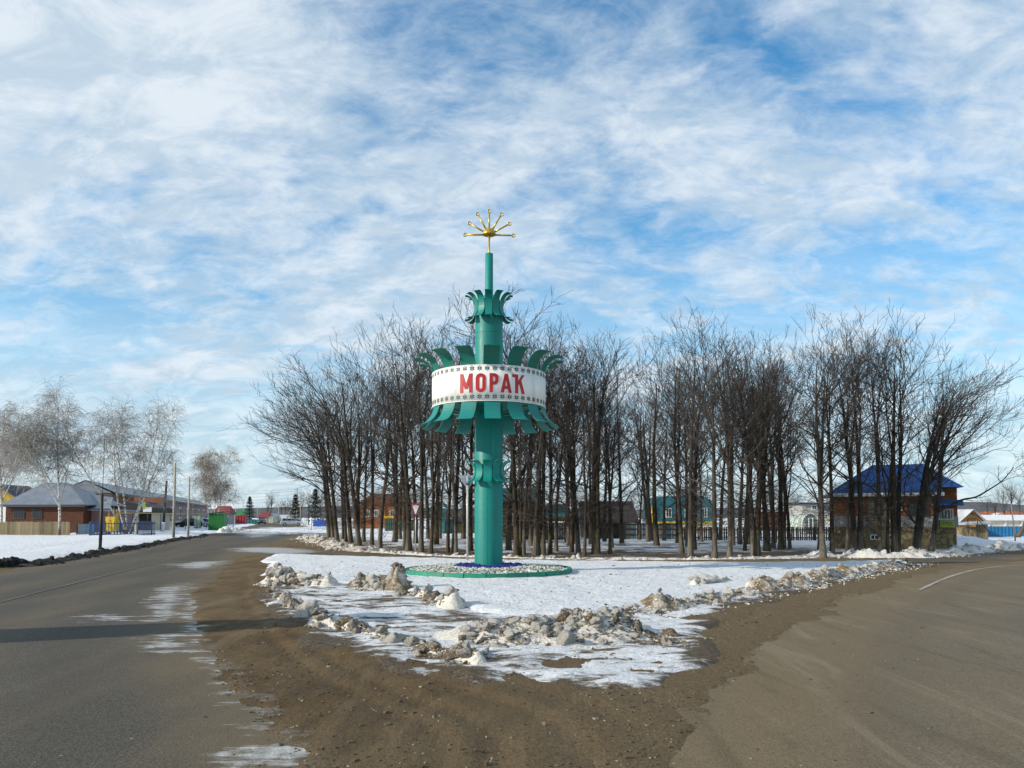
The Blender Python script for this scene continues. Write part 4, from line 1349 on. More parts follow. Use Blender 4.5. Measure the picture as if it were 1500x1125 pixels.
for (px, py), kit, s, lab in (((1340, 812), RIGHT[0], .84, 'bare dark tree in front of the blue roofed house, inner of two leaning trees'),
                              ((1345, 813), RIGHT[1], .78, 'bare tree growing from the same spot as its leaning neighbour by the house'),
                              ((1363, 810), rk, .86, 'outermost leaning bare tree with long limb past the blue roofed house')):
    x, y = G(px, py)
    put_tree('bare_tree', lab, kit, x, y, s, rg.uniform(-.2, .2))

BK = [birch_tree(500, 11, 1, dens=1.2, spread=1.25), birch_tree(503, 11, 5, dens=1.1, spread=1.2, tiltk=1.5), birch_tree(509, 10.5, 1, spread=1.2), birch_tree(507, 11, 6, M_btwig2, 1.15, tiltk=.8)]
x, y = G(-8, 786); put_tree('birch_tree', 'white birch growing behind the wooden plank fence', BK[2], *at(2, 760, 76)[:1], 76, 1.12, 2.0)
put_tree('birch_tree', 'tall birch with pale trunk in front of the brick house', BK[0], at(87, 760, 74)[0], 74, 1.20, .6)
put_tree('birch_tree', 'many stemmed birch beside the blue fenced gas cabinet', BK[1], at(188, 760, 76)[0], 76, 1.22, 1.1)
put_tree('birch_tree', 'dense brownish birch clump behind the green kiosk', BK[3], at(312, 760, 118)[0], 118, 1.08, .4)

for j, (px, py, H, Y) in enumerate(((366, 727, None, 235), (433, 724, None, 190), (462, 716, None, 170))):
    x, zt_ = at(px, py, Y)
    r = np.random.default_rng(60 + j); V = []; F = []
    for i in range(1500):
        f = r.uniform(0.06, 1) ** .8
        zz = zt_ * f; rad = (1 - f) * zt_ * .44 + .15
        a = r.uniform(0, 6.28); q = rad * (r.uniform(.15, 1) ** .5) * (0.75 + .25 * math.cos(f * 55))
        c = np.array((q * math.cos(a), q * math.sin(a), zz - q * .25))
        dv = np.array((math.cos(a), math.sin(a), -.35)) * r.uniform(.3, .6); sv = np.array((-math.sin(a), math.cos(a), 0)) * r.uniform(.12, .25)
        b = len(V); V += [c - sv, c + sv, c + dv]; F.append((b, b + 1, b + 2))
    o = thing('spruce_tree', ('dark green spruce standing beside the far street', 'dark spruce behind the braced concrete poles', 'dark spruce half hidden behind the grove corner')[j], 'tree', (x, Y, 0))
    link('trunk', MB().cyl((0, 0, 0), (0, 0, zt_ * .95), .16, .02, 7).mesh('trunk', M_bark), o)
    link('crown', mesh_np('crown', V, F, M_spruce), o)

# ------------------------------------------------------------------ buildings
class Bld:
    """a building placed by its base line; local x to the right, y away, z up"""
    def __init__(s, name, label, px0, px1, Y, cat='house', group=None, rotz=0.0):
        s.Y = Y; s.x0 = at(px0, 760, Y)[0]; s.c, s.s = math.cos(rotz), math.sin(rotz); s.w = s.x(px1)
        s.Ym = Y + s.w * .5 * s.s
        s.o = thing(name, label, cat, (s.x0, Y, 0), rotz, group)

    def z(s, py):
        return at(750, py, s.Ym)[1]

    def x(s, px):
        k = at(px, 760, 1.0)[0]
        return (k * s.Y - s.x0) / (s.c - k * s.s)

    def part(s, name, mb, m, parent=None, smooth=False):
        return link(name, mb.mesh(name, m, smooth), parent or s.o)

    def wall(s, x0, x1, d0, d1, z0, z1, m, name='wall'):
        return s.part(name, MB().box(x0, x1, d0, d1, z0, z1), m)

    def gable_roof(s, x0, x1, d0, d1, ze, zr, m, axis='x', hip=0.0, ov=.35, name='roof', ridge=None, wall_m=None):
        mb = MB(); x0 -= ov; x1 += ov; d0 -= ov; d1 += ov; th = .10
        if axis == 'x':
            c = (d0 + d1) / 2
            r0, r1 = (x0 + hip, x1 - hip) if ridge is None else ridge
            A = [(x0, d0, ze), (x1, d0, ze), (x1, d1, ze), (x0, d1, ze), (r0, c, zr), (r1, c, zr)]
            fs = [(0, 1, 5, 4), (2, 3, 4, 5), (1, 2, 5), (3, 0, 4)]
        else:
            c = (x0 + x1) / 2
            A = [(x0, d0, ze), (x1, d0, ze), (x1, d1, ze), (x0, d1, ze), (c, d0 + hip, zr), (c, d1 - hip, zr)]
            fs = ([(0, 1, 4), (2, 3, 5)] if hip else []) + [(1, 2, 5, 4), (3, 0, 4, 5)]
        mb.v = A + [(x, y, z - th) for x, y, z in A[:4]]
        mb.f = fs + [(0, 6, 7, 1), (1, 7, 8, 2), (2, 8, 9, 3), (3, 9, 6, 0)] + ([(6, 9, 8, 7)] if hip or axis == 'x' else [])
        return s.part(name, mb, m)

    def window(s, x0, x1, z0, z1, d=0.0, fm=None, bars=1, glass=None):
        f = MB(); t = min(.09, (x1 - x0) * .12)
        f.box(x0, x1, d - .05, d + .02, z0, z0 + t).box(x0, x1, d - .05, d + .02, z1 - t, z1).box(x0, x0 + t, d - .05, d + .02, z0 + t, z1 - t).box(x1 - t, x1, d - .05, d + .02, z0 + t, z1 - t)
        for b in range(bars):
            xx = x0 + (x1 - x0) * (b + 1) / (bars + 1)
            f.box(xx - .025, xx + .025, d - .045, d + .02, z0 + t, z1 - t)
        w = s.part('window', f, fm or M_frame_w)
        link('pane', MB().box(x0 + t, x1 - t, d - .018, d + .01, z0 + t, z1 - t).mesh('pane', glass or M_glass), w)
        return w


# brick house on the left
b = Bld('brick_house', 'brown brick house with grey metal hip roof behind the plank fence', 8, 122, 82)
ze, zr = b.z(739), b.z(707)
b.wall(0, b.w, 0, 8, 0, ze, M_brick)
xq = lambda p_: at(p_, 760, 86)[0] - b.x0
rf = b.gable_roof(0, b.w, 0, 8, ze, at(750, 707, 86)[1], M_grey_rf, 'x', ridge=(xq(63), xq(98)))
b.part('fascia', MB().box(-.36, b.w + .36, -.40, -.34, ze - .26, ze - .02), M_frame_d)
for px0, px1 in ((20, 36), (47, 62)):
    w = b.window(b.x(px0), b.x(px1), b.z(760), b.z(746), fm=M_frame_d, bars=3)
    gm = MB()
    for q in range(4):
        zz = b.z(760) + (b.z(746) - b.z(760)) * (q + .5) / 4
        gm.box(b.x(px0) + .1, b.x(px1) - .1, -.09, -.06, zz - .02, zz + .02)
    link('grille', gm.mesh('grille', M_frame_d), w)
b.wall(b.w + .01, b.w + b.x(150) - b.w, 1.5, 7, 0, b.z(747), M_pink, 'annex_wall')
b.part('annex_roof', MB().prism([(b.w - .3, b.z(745)), (b.x(155), b.z(747)), (b.x(155), b.z(749)), (b.w - .3, b.z(748))], .8, 7.4), M_grey_rf)
b.part('annex_slope', MB().poly([(b.w - .2, .9, b.z(745)), (b.x(154), .9, b.z(745)), (b.x(135), 4.2, b.z(727)), (b.w - 2, 4.2, b.z(722))]), M_grey_rf)

b = Bld('ochre_house', 'house with mustard yellow gable at the edge behind the birch', -60, 36, 110)
b.wall(0, b.w, 0, 7, 0, b.z(737), M_limewash)
b.part('gable', MB().prism([(0, b.z(737)), (b.w, b.z(737)), (b.w * .56, b.z(711))], .0, 7), mat('mustard_gable', (0.33, 0.22, 0.015), .8, .35, 1.2))
b.part('roof', MB().prism([(b.w * .56, b.z(709)), (b.w + .5, b.z(738)), (b.w + .5, b.z(739.5)), (b.w * .56, b.z(711))], -.3, 7.3).prism([(b.w * .56, b.z(709)), (b.w * .56, b.z(711)), (-.5, b.z(739.5)), (-.5, b.z(738))], -.3, 7.3), M_frame_d)

# long building running away beside the street
A0, B0 = np.array((at(163, 760, 100)[0], 100.0)), np.array((at(304, 760, 215)[0], 215.0))
e = B0 - A0; LEN = np.hypot(*e); ang = math.atan2(e[1], e[0])
lb = thing('long_building', 'long brick and render building with pale slate roof beside the street', 'building', (A0[0], A0[1], 0), ang)
link('wall', MB().box(0, LEN, 0, 6, 0, 5.0).mesh('wall', M_pink), lb)
link('brick_front', MB().box(LEN * .02, LEN * .12, -.12, -.004, 0, 4.6).mesh('brick_front', M_brick_or), lb)
link('roof', MB().poly([(-.6, -.6, 5.0), (LEN + .6, -.6, 5.0), (LEN + .6, 3, 6.6), (-.6, 3, 6.6)]).poly([(-.6, 6.6, 5.0), (LEN + .6, 6.6, 5.0), (LEN + .6, 3, 6.6), (-.6, 3, 6.6)]).poly([(-.4, 0, 5.0), (-.4, 6, 5.0), (-.4, 3, 6.5)]).mesh('roof', M_slate), lb)
link('eaves_board', MB().box(-.6, LEN + .6, -.66, -.61, 4.7, 5.02).mesh('eaves_board', M_frame_d), lb)
for i in range(9):
    xx = LEN * (.15 + .093 * i)
    wf = link('window', MB().box(xx, xx + 3.4, -.07, -.004, 1.6, 3.9).mesh('window', M_frame_w), lb)
    link('pane', MB().box(xx + .3, xx + 3.1, -.10, -.072, 1.85, 3.65).mesh('pane', M_glass), wf)
link('band', MB().box(LEN * .14, LEN, -.14, -.01, 0.0, 1.1).mesh('band', M_cream), lb)

b = Bld('shop_pavilion', 'low shop with black awning roof and beige panels behind the birch', 152, 222, 95, 'shop')
b.wall(0, b.w, 0, 5, 0, b.z(748), M_beige)
b.part('awning', MB().prism([(b.x(146), b.z(748)), (b.x(225), b.z(752)), (b.x(226), b.z(744)), (b.x(190), b.z(734)), (b.x(160), b.z(733))], -1.0, 5.2), M_blackm)
b.part('orange_fascia', MB().box(b.x(165), b.x(210), 5.3, 5.6, b.z(735), b.z(727)), M_brick_or)
b.part('dark_panel', MB().box(b.x(205), b.x(222), -.12, -.01, 0, b.z(750)), M_blackm)
b.part('beige_door', MB().box(b.x(197), b.x(204), -.10, -.01, .2, b.z(753)), M_beige)
for px0, px1, py0, py1, m_, nm in ((216, 228, 743, 750, M_white_s, 'white_signboard'), (215, 219, 736, 744, M_lime, 'lime_signboard')):
    b.part(nm, MB().box(b.x(px0), b.x(px1), -1.2, -1.08, b.z(py1), b.z(py0)), m_)
p = thing('poster_wall', 'pale blue doors and a purple banner on the shop front', 'banner', (at(228, 760, 108)[0], 108, 0))
px_ = lambda a, Y=108: at(a, 760, Y)[0] - at(228, 760, Y)[0]
link('banner', MB().box(px_(227), px_(246), 0, .1, at(0, 769, 108)[1], at(0, 752, 108)[1]).mesh('banner', mat('purple_banner', (.20, .10, .17), .7, .25, 1)), p)
link('door_panel', MB().box(px_(213), px_(228), .02, .12, 0, at(0, 754, 108)[1]).mesh('door_panel', mat('pale_blue_panel', (.36, .42, .48), .6, .15, 1)), p)
link('post', MB().box(px_(246) - .05, px_(246) + .05, 0, .1, 0, at(0, 752, 108)[1]).mesh('post', M_frame_d), p)

# plank fence
def picket_fence(name, label, P0, P1, h, step, pw, m, rail_m, gap_var=.0, top=0.0, group=None, rails=(0.25, 0.8), th=.025):
    P0, P1 = np.array(P0, float), np.array(P1, float); e = P1 - P0; L = np.hypot(*e); a = math.atan2(e[1], e[0])
    o = thing(name, label, 'fence', (P0[0], P0[1], 0), a, group)
    pk = MB().prism([(-pw / 2, .03), (pw / 2, .03), (pw / 2, h), (0, h + top), (-pw / 2, h)] if top else [(-pw / 2, .03), (pw / 2, .03), (pw / 2, h), (-pw / 2, h)], -th, 0).mesh('picket', m)
    n = int(L / step)
    for i in range(n):
        link('picket', pk, o, ((i + .5) * step + RNG.uniform(-1, 1) * gap_var, RNG.uniform(-.006, .006), RNG.uniform(-.05, .04) * h / 1.6), (0, RNG.uniform(-.012, .012), 0))
    for f in rails:
        link('rail', MB().box(0, L, .004, .05, h * f - .04, h * f + .04).mesh('rail', rail_m), o)
    for i in range(int(L / 2.6) + 1):
        x = min(i * 2.6, L - .05)
        link('post', MB().box(x - .05, x + .05, .052, .15, 0, h * .98).mesh('post', rail_m), o)
    return o


Yf = 74.0
x0, x1 = at(-60, 785, Yf)[0], at(104, 785, Yf)[0]
hf = at(750, 763.5, Yf)[1] - .06
picket_fence('plank_fence', 'weathered vertical plank fence in front of the brick house', (x0, Yf), (x1, Yf), hf, .20, .19, M_plank, M_plank_dk)
x0 = x1 + .1; x1 = at(131, 780, 78)[0]
picket_fence('picket_fence', 'low pale blue slatted fence between plank fence and gas cabinet', (x0, Yf + 1), (x1, 79), at(750, 767, 76)[1] - .05, .26, .20, mat('pale_blue_slat', (.22, .30, .36), .7, .2, 3, objvar=.15), M_frame_d)
Yc = 72.0
x0, x1 = at(132, 780, Yc)[0], at(195, 780, Yc)[0]
hf = at(750, 763, Yc)[1] - .05
picket_fence('metal_fence', 'blue metal bar fence on the street side of the yellow gas cabinet', (x0, Yc), (x1, Yc + 1.0), hf, .24, .05, M_blue_f, M_blue_f, rails=(.15, .85), th=.03)
picket_fence('metal_fence', 'blue metal bar fence on the house side of the yellow gas cabinet', (x0, Yc + .1), (x0 - .3, Yc + 4.4), hf, .24, .05, M_blue_f, M_blue_f, rails=(.15, .85), th=.03)
picket_fence('metal_fence', 'blue metal bar fence on the shop side of the yellow gas cabinet', (x1, Yc + 1.1), (x1 + .1, Yc + 4.4), hf, .24, .05, M_blue_f, M_blue_f, rails=(.15, .85), th=.03)
Yg = 74.3
gx, gz0 = at(154, 777, Yg); gx1, gz1 = at(169, 757, Yg)
g = thing('gas_cabinet', 'yellow steel gas cabinet standing inside the blue fence', 'gas cabinet', ((gx + gx1) / 2, Yg, 0))
wg = gx1 - gx
link('body', MB().box(-wg / 2, wg / 2, 0, .7, .45, gz1).mesh('body', M_yellow, bevel=.02), g)
for sx in (-1, 1):
    link('door', MB().box(min(sx * .02, sx * (wg / 2 - .04)), max(sx * .02, sx * (wg / 2 - .04)), -.03, -.002, .55, gz1 - .1).mesh('door', M_yellow, bevel=.006), g)
    for sy in (.06, .6):
        link('leg', MB().box(sx * (wg / 2 - .08) - .03, sx * (wg / 2 - .08) + .03, sy, sy + .06, 0, .45).mesh('leg', M_blackm), g)
link('warning_mark', MB().box(-.10, .10, -.04, -.032, gz1 - .42, gz1 - .30).mesh('warning_mark', M_redp), g)
for dx, hh in ((-.35, .5), (.1, .9), (.4, .75)):
    link('vent_pipe', MB().cyl((dx, .4, gz1 - .02), (dx, .4, gz1 + hh), .035, n=8).mesh('vent_pipe', M_yel_pipe), g)
gp = thing('gas_pipe', 'yellow overhead gas pipe on thin posts running along the street', 'gas pipe', (gx1, Yg + .5, 0))
p0 = np.array((0, 0, 2.25)); p1 = np.array((at(308, 753, 125)[0] - gx1, 125 - Yg - .5, 2.35))
link('pipe', MB().cyl(p0, p1, .055, n=8).cyl((0, 0, 1.2), (0, 0, 2.25), .05, n=8).mesh('pipe', M_yel_pipe), gp)
for f in (.10, .22, .34, .48, .62, .78, .94):
    q = p0 + (p1 - p0) * f
    link('post', MB().cyl((q[0], q[1], 0), (q[0], q[1], q[2] - .05), .05, n=8).mesh('post', M_blue_f), gp)

# kiosk, board, poles
b = Bld('green_kiosk', 'small green corrugated metal kiosk with sloping roof by the road', 305, 327.5, 101, 'kiosk')
z0, z1, z2 = b.z(778), b.z(753), b.z(750)
body = MB(); n = 28
P = [(b.w * i / n, (0.0 if i % 2 else .05)) for i in range(n + 1)]
for (xa, da_), (xb, db_) in zip(P[:-1], P[1:]):
    body.poly([(xa, da_, .12), (xb, db_, .12), (xb, db_, z1), (xa, da_, z1)])
body.box(0, b.w, .06, 1.4, .12, z1)
b.part('wall', body, M_green_k)
b.part('roof', MB().prism([(-.12, z1 + .0), (b.w + .12, z2), (b.w + .12, z2 + .08), (-.12, z1 + .08)], -.2, 1.6), mat('dark_green_roof', (.01, .06, .02), .6, .2, 2))
b.part('base', MB().box(-.15, b.w + .15, -.15, 1.5, 0, .11), mat('green_base', (.10, .22, .10), .8, .2, 2))
Yb = 118
bx, _ = at(284, 770, Yb); bx1, bz1 = at(294, 755.5, Yb)
bo = thing('advert_board', 'pale green standing poster board beside the parked black car', 'sign board', (bx, Yb, 0), 0)
link('frame', MB().box(0, bx1 - bx, 0, .08, .15, bz1).mesh('frame', mat('board_green', (.20, .30, .18), .7, .2, 1.2)), bo)
link('poster', MB().box(.1, bx1 - bx - .1, -.02, -.004, .3, bz1 - .12).mesh('poster', mat('poster_print', (.16, .24, .14), .6, .6, 2.2, col2=(.45, .50, .42))), bo)
for sx in (.1, bx1 - bx - .1):
    link('leg', MB().box(sx - .04, sx + .04, .09, .15, 0, bz1 * .8).mesh('leg', M_frame_d), bo)


def pole(name, label, px, base_py, top_py, r0, r1, m, lower=None, lower_py=None, lean=0.0, cat='pole', group=None):
    x, y = G(px, base_py); zt_ = at(px, top_py, y)[1]
    o = thing(name, label, cat, (x, y, 0), 0, group)
    zl = at(px, lower_py, y)[1] if lower_py else 0.0
    link('shaft', MB().cyl((lean * zl, 0, max(zl, -.1)), (lean * zt_, 0, zt_), r0, r1, 10).mesh('shaft', m, True), o)
    if lower:
        link('painted_foot', MB().cyl((0, 0, -.1), (lean * zl, 0, zl), r0 * 1.06, r0 * 1.03, 10).mesh('painted_foot', lower, True), o)
    return o, zt_


pole('concrete_pole', 'tall pale concrete pole beside the left road with white foot', 254, 791, 678, .115, .085, M_conc, M_limewash, 787)
pole('concrete_pole', 'shorter pale concrete pole between tall pole and green kiosk', 275.5, 787.5, 698, .105, .075, M_conc)
o, zt_ = pole('wooden_pole', 'dark wooden pole with whitewashed foot in front of the shop', 238.5, 781, 704, .16, .12, M_wood_pole, M_limewash, 765, .05)
o, zt_ = pole('wooden_pole', 'thin grey pole rising above the roof of the shop', 217, 774, 703, .10, .09, mat('grey_pole', (.16, .15, .14), .9, .2, 3))
o, zt_ = pole('metal_post', 'black metal post with thin mast in the snow by the left road', 146.5, 807, 724.5, .085, .08, M_blackm, lean=.012)
link('mast', MB().cyl((-.05, .12, 0), (.02, .12, at(146, 640, G(146, 807)[1])[1]), .022, .014, 8).mesh('mast', M_blackm), o)
link('cap_bar', MB().box(-.30, .1, -.03, .03, zt_ - .02, zt_ + .03).mesh('cap_bar', M_blackm), o)


def car(label, x, y, rz, paint, cat='car'):
    o = thing('parked_car', label, cat, (x, y, 0), rz)
    prof = [(-2.3, .38), (2.3, .38), (2.34, .62), (2.26, .92), (1.15, 1.06), (-2.2, 1.08), (-2.33, .85)]
    link('body', MB().prism(prof, -.88, .88).mesh('body', paint, bevel=.05), o)
    cab = MB(); lo = [(-2.2, 1.05), (1.15, 1.05)]; hi = [(-1.95, 1.66), (.30, 1.66)]
    cab.v = [(lo[0][0], -.86, 1.05), (lo[1][0], -.86, 1.05), (lo[1][0], .86, 1.05), (lo[0][0], .86, 1.05), (hi[0][0], -.70, 1.66), (hi[1][0], -.70, 1.66), (hi[1][0], .70, 1.66), (hi[0][0], .70, 1.66)]
    cab.f = [(0, 1, 5, 4), (1, 2, 6, 5), (2, 3, 7, 6), (3, 0, 4, 7), (4, 5, 6, 7)]
    link('cabin', cab.mesh('cabin', paint, bevel=.03), o)
    for s in (-1, 1):
        for xa, xb, ta, tb in ((-1.95, -1.0, -1.82, -.98), (-.92, .02, -.92, -.05), (.08, .95, .02, .30)):
            link('side_window', MB().poly([(xa, s * .86, 1.10), (xb, s * .86, 1.10), (tb, s * .735, 1.58), (ta, s * .735, 1.58)]).mesh('side_window', M_glass), o)
    link('windscreen', MB().poly([(1.14, -.74, 1.09), (1.14, .74, 1.09), (.36, .62, 1.61), (.36, -.62, 1.61)]).mesh('windscreen', mat('windscreen_glass', (.10, .12, .14), .1, .2, 1)), o)
    for sx in (-1.42, 1.40):
        for s in (-1, 1):
            w = link('wheel', MB().cyl((sx, s * .68, .36), (sx, s * .91, .36), .36, n=18).mesh('wheel', M_tyre), o)
            link('rim', MB().cyl((sx, s * .90, .36), (sx, s * .925, .36), .22, n=12).mesh('rim', M_steel), w)
    for s in (-1, 1):
        link('headlight', MB().box(2.20, 2.335, s * .62 - .16, s * .62 + .16, .68, .84).mesh('headlight', M_white_s), o)
        link('tail_light', MB().box(-2.34, -2.22, s * .74 - .09, s * .74 + .09, .78, 1.0).mesh('tail_light', M_redp), o)
    return o


x, y = at(277, 770, 128)[0], 128
car('black estate car parked behind the concrete pole', x, y, math.pi + .12, M_carblk)
car('pale blue car parked between poster board and green kiosk', at(303, 770, 134)[0], 134, math.pi - .5, M_carwht)
car('dark car with headlights coming along the far street', at(384, 768, 205)[0], 205, -math.pi / 2 + .25, M_carblk)
car('white car parked behind the braced concrete poles', at(427, 770, 165)[0], 165, .3, mat('car_white', (.6, .62, .64), .25, .05, 3))

# far end of the street
def simple_house(name, label, px0, px1, Y, py_e, py_r, wm, rm, d=7, axis='x', hip=0.6, wins=(), cat='house', py_b=None):
    b = Bld(name, label, px0, px1, Y, cat)
    b.wall(0, b.w, 0, d, 0, b.z(py_e), wm)
    b.gable_roof(0, b.w, 0, d, b.z(py_e), b.z(py_r), rm, axis, hip if axis == 'x' else 0)
    if axis == 'y':
        b.part('gable', MB().prism([(0, b.z(py_e)), (b.w, b.z(py_e)), (b.w / 2, b.z(py_r) - .1)], -.02, .1), wm)
    for x0, x1, y0, y1 in wins:
        b.window(b.x(x0), b.x(x1), b.z(y1), b.z(y0), fm=M_frame_w, bars=1)
    return b


simple_house('red_roof_house', 'far house with broad maroon roof behind the birch clump', 313, 335, 185, 752, 741, M_grey, M_maroon, d=4, wins=((318, 323, 755, 761),))
simple_house('green_roof_house', 'far house with small green roof beside the spruce', 343, 358, 240, 753, 747, M_cream, M_green_k)
b = Bld('red_fence', 'red sheet metal fence below the far green roof', 345, 361, 200, 'fence'); b.wall(0, b.w, 0, .1, 0, b.z(755), M_redp, 'sheet')
for i in range(5):
    b.part('post', MB().box(b.w * i / 4 - .06, b.w * i / 4 + .06, -.08, -.004, 0, b.z(754.5)), M_frame_d)
b = Bld('teal_fence', 'low teal fence under the far spruce', 361, 379, 215, 'fence'); b.wall(0, b.w, 0, .1, 0, b.z(761.5), M_teal, 'sheet')
for i in range(5):
    b.part('post', MB().box(b.w * i / 4 - .06, b.w * i / 4 + .06, -.08, -.004, 0, b.z(761)), M_frame_d)
simple_house('gate_house', 'far dark house with maroon roof at the end of the street', 378.5, 392, 255, 757.5, 750, M_grey, M_maroon, wins=((382, 385, 759, 762),))
simple_house('white_roof_shed', 'long low shed with white roof at the end of the street', 398, 432, 260, 761.5, 754, M_brick, M_slate)
simple_house('small_cream_house', 'small cream house beside the long white roofed shed', 393, 400, 250, 757, 752, M_cream, M_slate, axis='y')

BRP = []
for px, base, top, r_ in ((431, 768.5, 722, .14), (434.5, 768, 715, .16), (440, 769, 731, .11), (445, 771, 758, .13), (447.5, 772, 760, .15), (455.5, 777, 758, .14)):
    lab = {431: 'slimmer concrete pole at the street bend held by slanting struts', 434.5: 'tallest concrete pole at the street bend with slanting struts', 440: 'concrete street lamp pole beside the braced poles', 445: 'short white gate post nearest the braced poles',
           447.5: 'stout white gate post between two thinner ones', 455.5: 'tall white gate post beside the blue fence'}[px]
    o, zt_ = pole('concrete_pole' if top < 740 else 'gate_post', lab, px, base, top, r_, r_ * .8, M_conc if top < 740 else M_limewash)
    if px in (431, 434.5):
        link('strut', MB().cyl((-3.4 if px > 432 else -2.6, .1, 0), (-.05, 0, zt_ * .72), .13, .11, 8).mesh('strut', M_conc, True), o)
    if px == 434.5:
        for q in (.3, .8, 1.3):
            link('cross_arm', MB().box(-.8, .8, -.05, .05, zt_ - q - .04, zt_ - q + .04).mesh('cross_arm', M_frame_d), o)
    if px == 440:
        link('lamp_arm', MB().cyl((0, 0, zt_ - .05), (-1.1, 0, zt_ + .45), .04, n=6).mesh('lamp_arm', M_steel), o)
        link('lamp_head', MB().box(-1.6, -1.0, -.12, .12, zt_ + .38, zt_ + .52).mesh('lamp_head', M_steel, bevel=.03), o)
for i, (px, base, top) in enumerate(((345, 766, 742), (356, 764, 735), (377, 764.5, 741), (408, 766, 743))):
    pole('utility_pole', ('thin utility pole left of the spruce at the red fence', 'tallest thin utility pole beside the far spruce', 'thin utility pole between spruce and gate house', 'thin utility pole in front of the white roofed shed')[i], px, base, top, .12, .09, M_conc)
xp, yp = G(434.5, 768)
for i, (pya, pyb) in enumerate(((717, 716), (722, 719), (727, 723.5), (731, 729), (735, 733))):
    xa, za = at(300, pya, 170); xb, zb_ = at(434.5, pyb, yp)
    o = thing('power_line', 'thin overhead wire spanning the street between the poles', 'wire', (xa, 170, za), 0, 'overhead wires across the street')
    mb = MB(); pr = None
    for k_ in range(13):
        f = k_ / 12
        q = (f * (xb - xa), f * (yp - 170), f * (zb_ - za) - 1.2 * (1 - (2 * f - 1) ** 2) * .4)
        if pr:
            mb.cyl(pr, q, .022, n=4, cap=False)
        pr = q
    o.data = None
    link('wire', mb.mesh('wire', M_blackm), o)

# behind the grove
b = Bld('ochre_brick_house', 'orange brick house with yellow porch behind the grove', 515, 592, 120)
b.wall(b.x(528), b.w, 0, 8, 0, b.z(737), M_brick_or)
b.gable_roof(b.x(528), b.w, 0, 8, b.z(737), b.z(722), M_brick, 'x', 1.5)
b.wall(b.x(515), b.x(527.8), 1, 6, 0, b.z(748), M_orange, 'porch_wall')
b.part('porch_roof', MB().prism([(b.x(512), b.z(748)), (b.x(531), b.z(748)), (b.x(522), b.z(743))], .4, 6.4), M_frame_d)
b.part('porch_post', MB().box(b.x(521), b.x(523), -.4, -.1, 0, b.z(748)), M_frame_w)
b.part('yellow_beam', MB().box(b.x(562), b.w + .4, -.3, -.02, b.z(759), b.z(756)), M_yellow)
b.part('yellow_corner', MB().box(b.x(560), b.x(564), -.15, -.01, 0, b.z(737)), M_orange)
for x0, x1 in ((535, 541), (548, 554), (571, 578)):
    b.window(b.x(x0), b.x(x1), b.z(757), b.z(747), fm=M_frame_w)
def sheet_fence(name, label, px0, px1, Y, py_t, m, pm, step=2.4, pw=.0):
    b = Bld(name, label, px0, px1, Y, 'fence')
    h = b.z(py_t); n = max(1, int(round(b.w / step)))
    for i in range(n):
        xa, xb = b.w * i / n, b.w * (i + 1) / n
        mb = MB(); k2 = 14
        for j in range(k2):
            da, db = (.0, .045) if j % 2 else (.045, .0)
            mb.poly([(xa + .03 + (xb - xa - .06) * j / k2, da, .05), (xa + .03 + (xb - xa - .06) * (j + 1) / k2, db, .05), (xa + .03 + (xb - xa - .06) * (j + 1) / k2, db, h), (xa + .03 + (xb - xa - .06) * j / k2, da, h)])
        b.part('panel', mb, m)
    for i in range(n + 1):
        b.part('post', MB().box(b.w * i / n - .05, b.w * i / n + .05, .06, .16, 0, h * 1.02), pm)
    return b


sheet_fence('blue_fence', 'bright blue sheet fence beyond the white gate posts', 459, 478, 150, 762, mat('vivid_blue', (.01, .08, .42), .5, .15, 2), M_frame_d)
sheet_fence('green_fence', 'dark green sheet fence behind the grove beside the orange brick house', 564, 612, 100, 761, mat('dark_green_sheet', (.012, .06, .045), .6, .2, 2), M_frame_d)
sheet_fence('teal_fence', 'teal sheet fence beside the teal gabled shed', 650, 668, 84, 763, M_teal, M_frame_d)
b = simple_house('teal_shed', 'bright teal gabled shed between the trunks beside the road sign', 632, 651, 82, 747, 733, M_teal, M_teal_rf, axis='y', d=6)
b = simple_house('yellow_shed', 'low yellowish shed partly hidden by the green column', 659, 698, 86, 764, 757, mat('dull_yellow', (.34, .27, .10), .85, .2, 2), M_frame_d, wins=((665, 669, 767, 772), (683, 687, 767, 772)))

b = Bld('log_house', 'dark log house with teal metal roof behind the green column', 728, 792, 60)
zt_ = b.z(733); nl = 11
for i in range(nl):
    zc = zt_ * (i + .5) / nl; rr = zt_ / nl / 2 * 1.02
    link('log', MB().cyl((-.25, 0, zc), (b.w + .25, 0, zc), rr, n=10).mesh('log', M_log, True), b.o)
b.wall(.1, b.w - .1, .05, 5, 0, zt_, M_log, 'wall')
b.gable_roof(0, b.w, 0, 5, zt_, b.z(713), M_teal_rf, 'x', .3)
b.window(b.x(746), b.x(757), b.z(770), b.z(752), d=-.18, bars=1)
b = Bld('gate_porch', 'teal roofed gateway with dark plank gate behind the grove', 795, 838, 60, 'gate')
zt_ = b.z(757)
b.part('roof', MB().poly([(b.x(796), -.4, zt_), (b.w + .2, -.4, zt_), (b.w - .2, 1.6, b.z(738)), (b.x(801), 1.6, b.z(738))]).poly([(b.x(796), 3.4, zt_), (b.w + .2, 3.4, zt_), (b.w - .2, 1.6, b.z(738)), (b.x(801), 1.6, b.z(738))]), M_teal_rf)
b.part('lintel', MB().box(b.x(800), b.w, -.12, .12, b.z(764), b.z(758)), M_orange)
for a_ in (799, 815, 836):
    b.part('gate_post', MB().box(b.x(a_) - .12, b.x(a_) + .12, -.15, .15, 0, b.z(757.5)), M_plank_dk)
pk = MB().box(0, .155, 0, .03, .08, b.z(765)).mesh('plank', M_plank_dk)
for i in range(12):
    link('plank', pk, b.o, (b.x(800) + i * .166, 0.02, RNG.uniform(-.02, .02)))
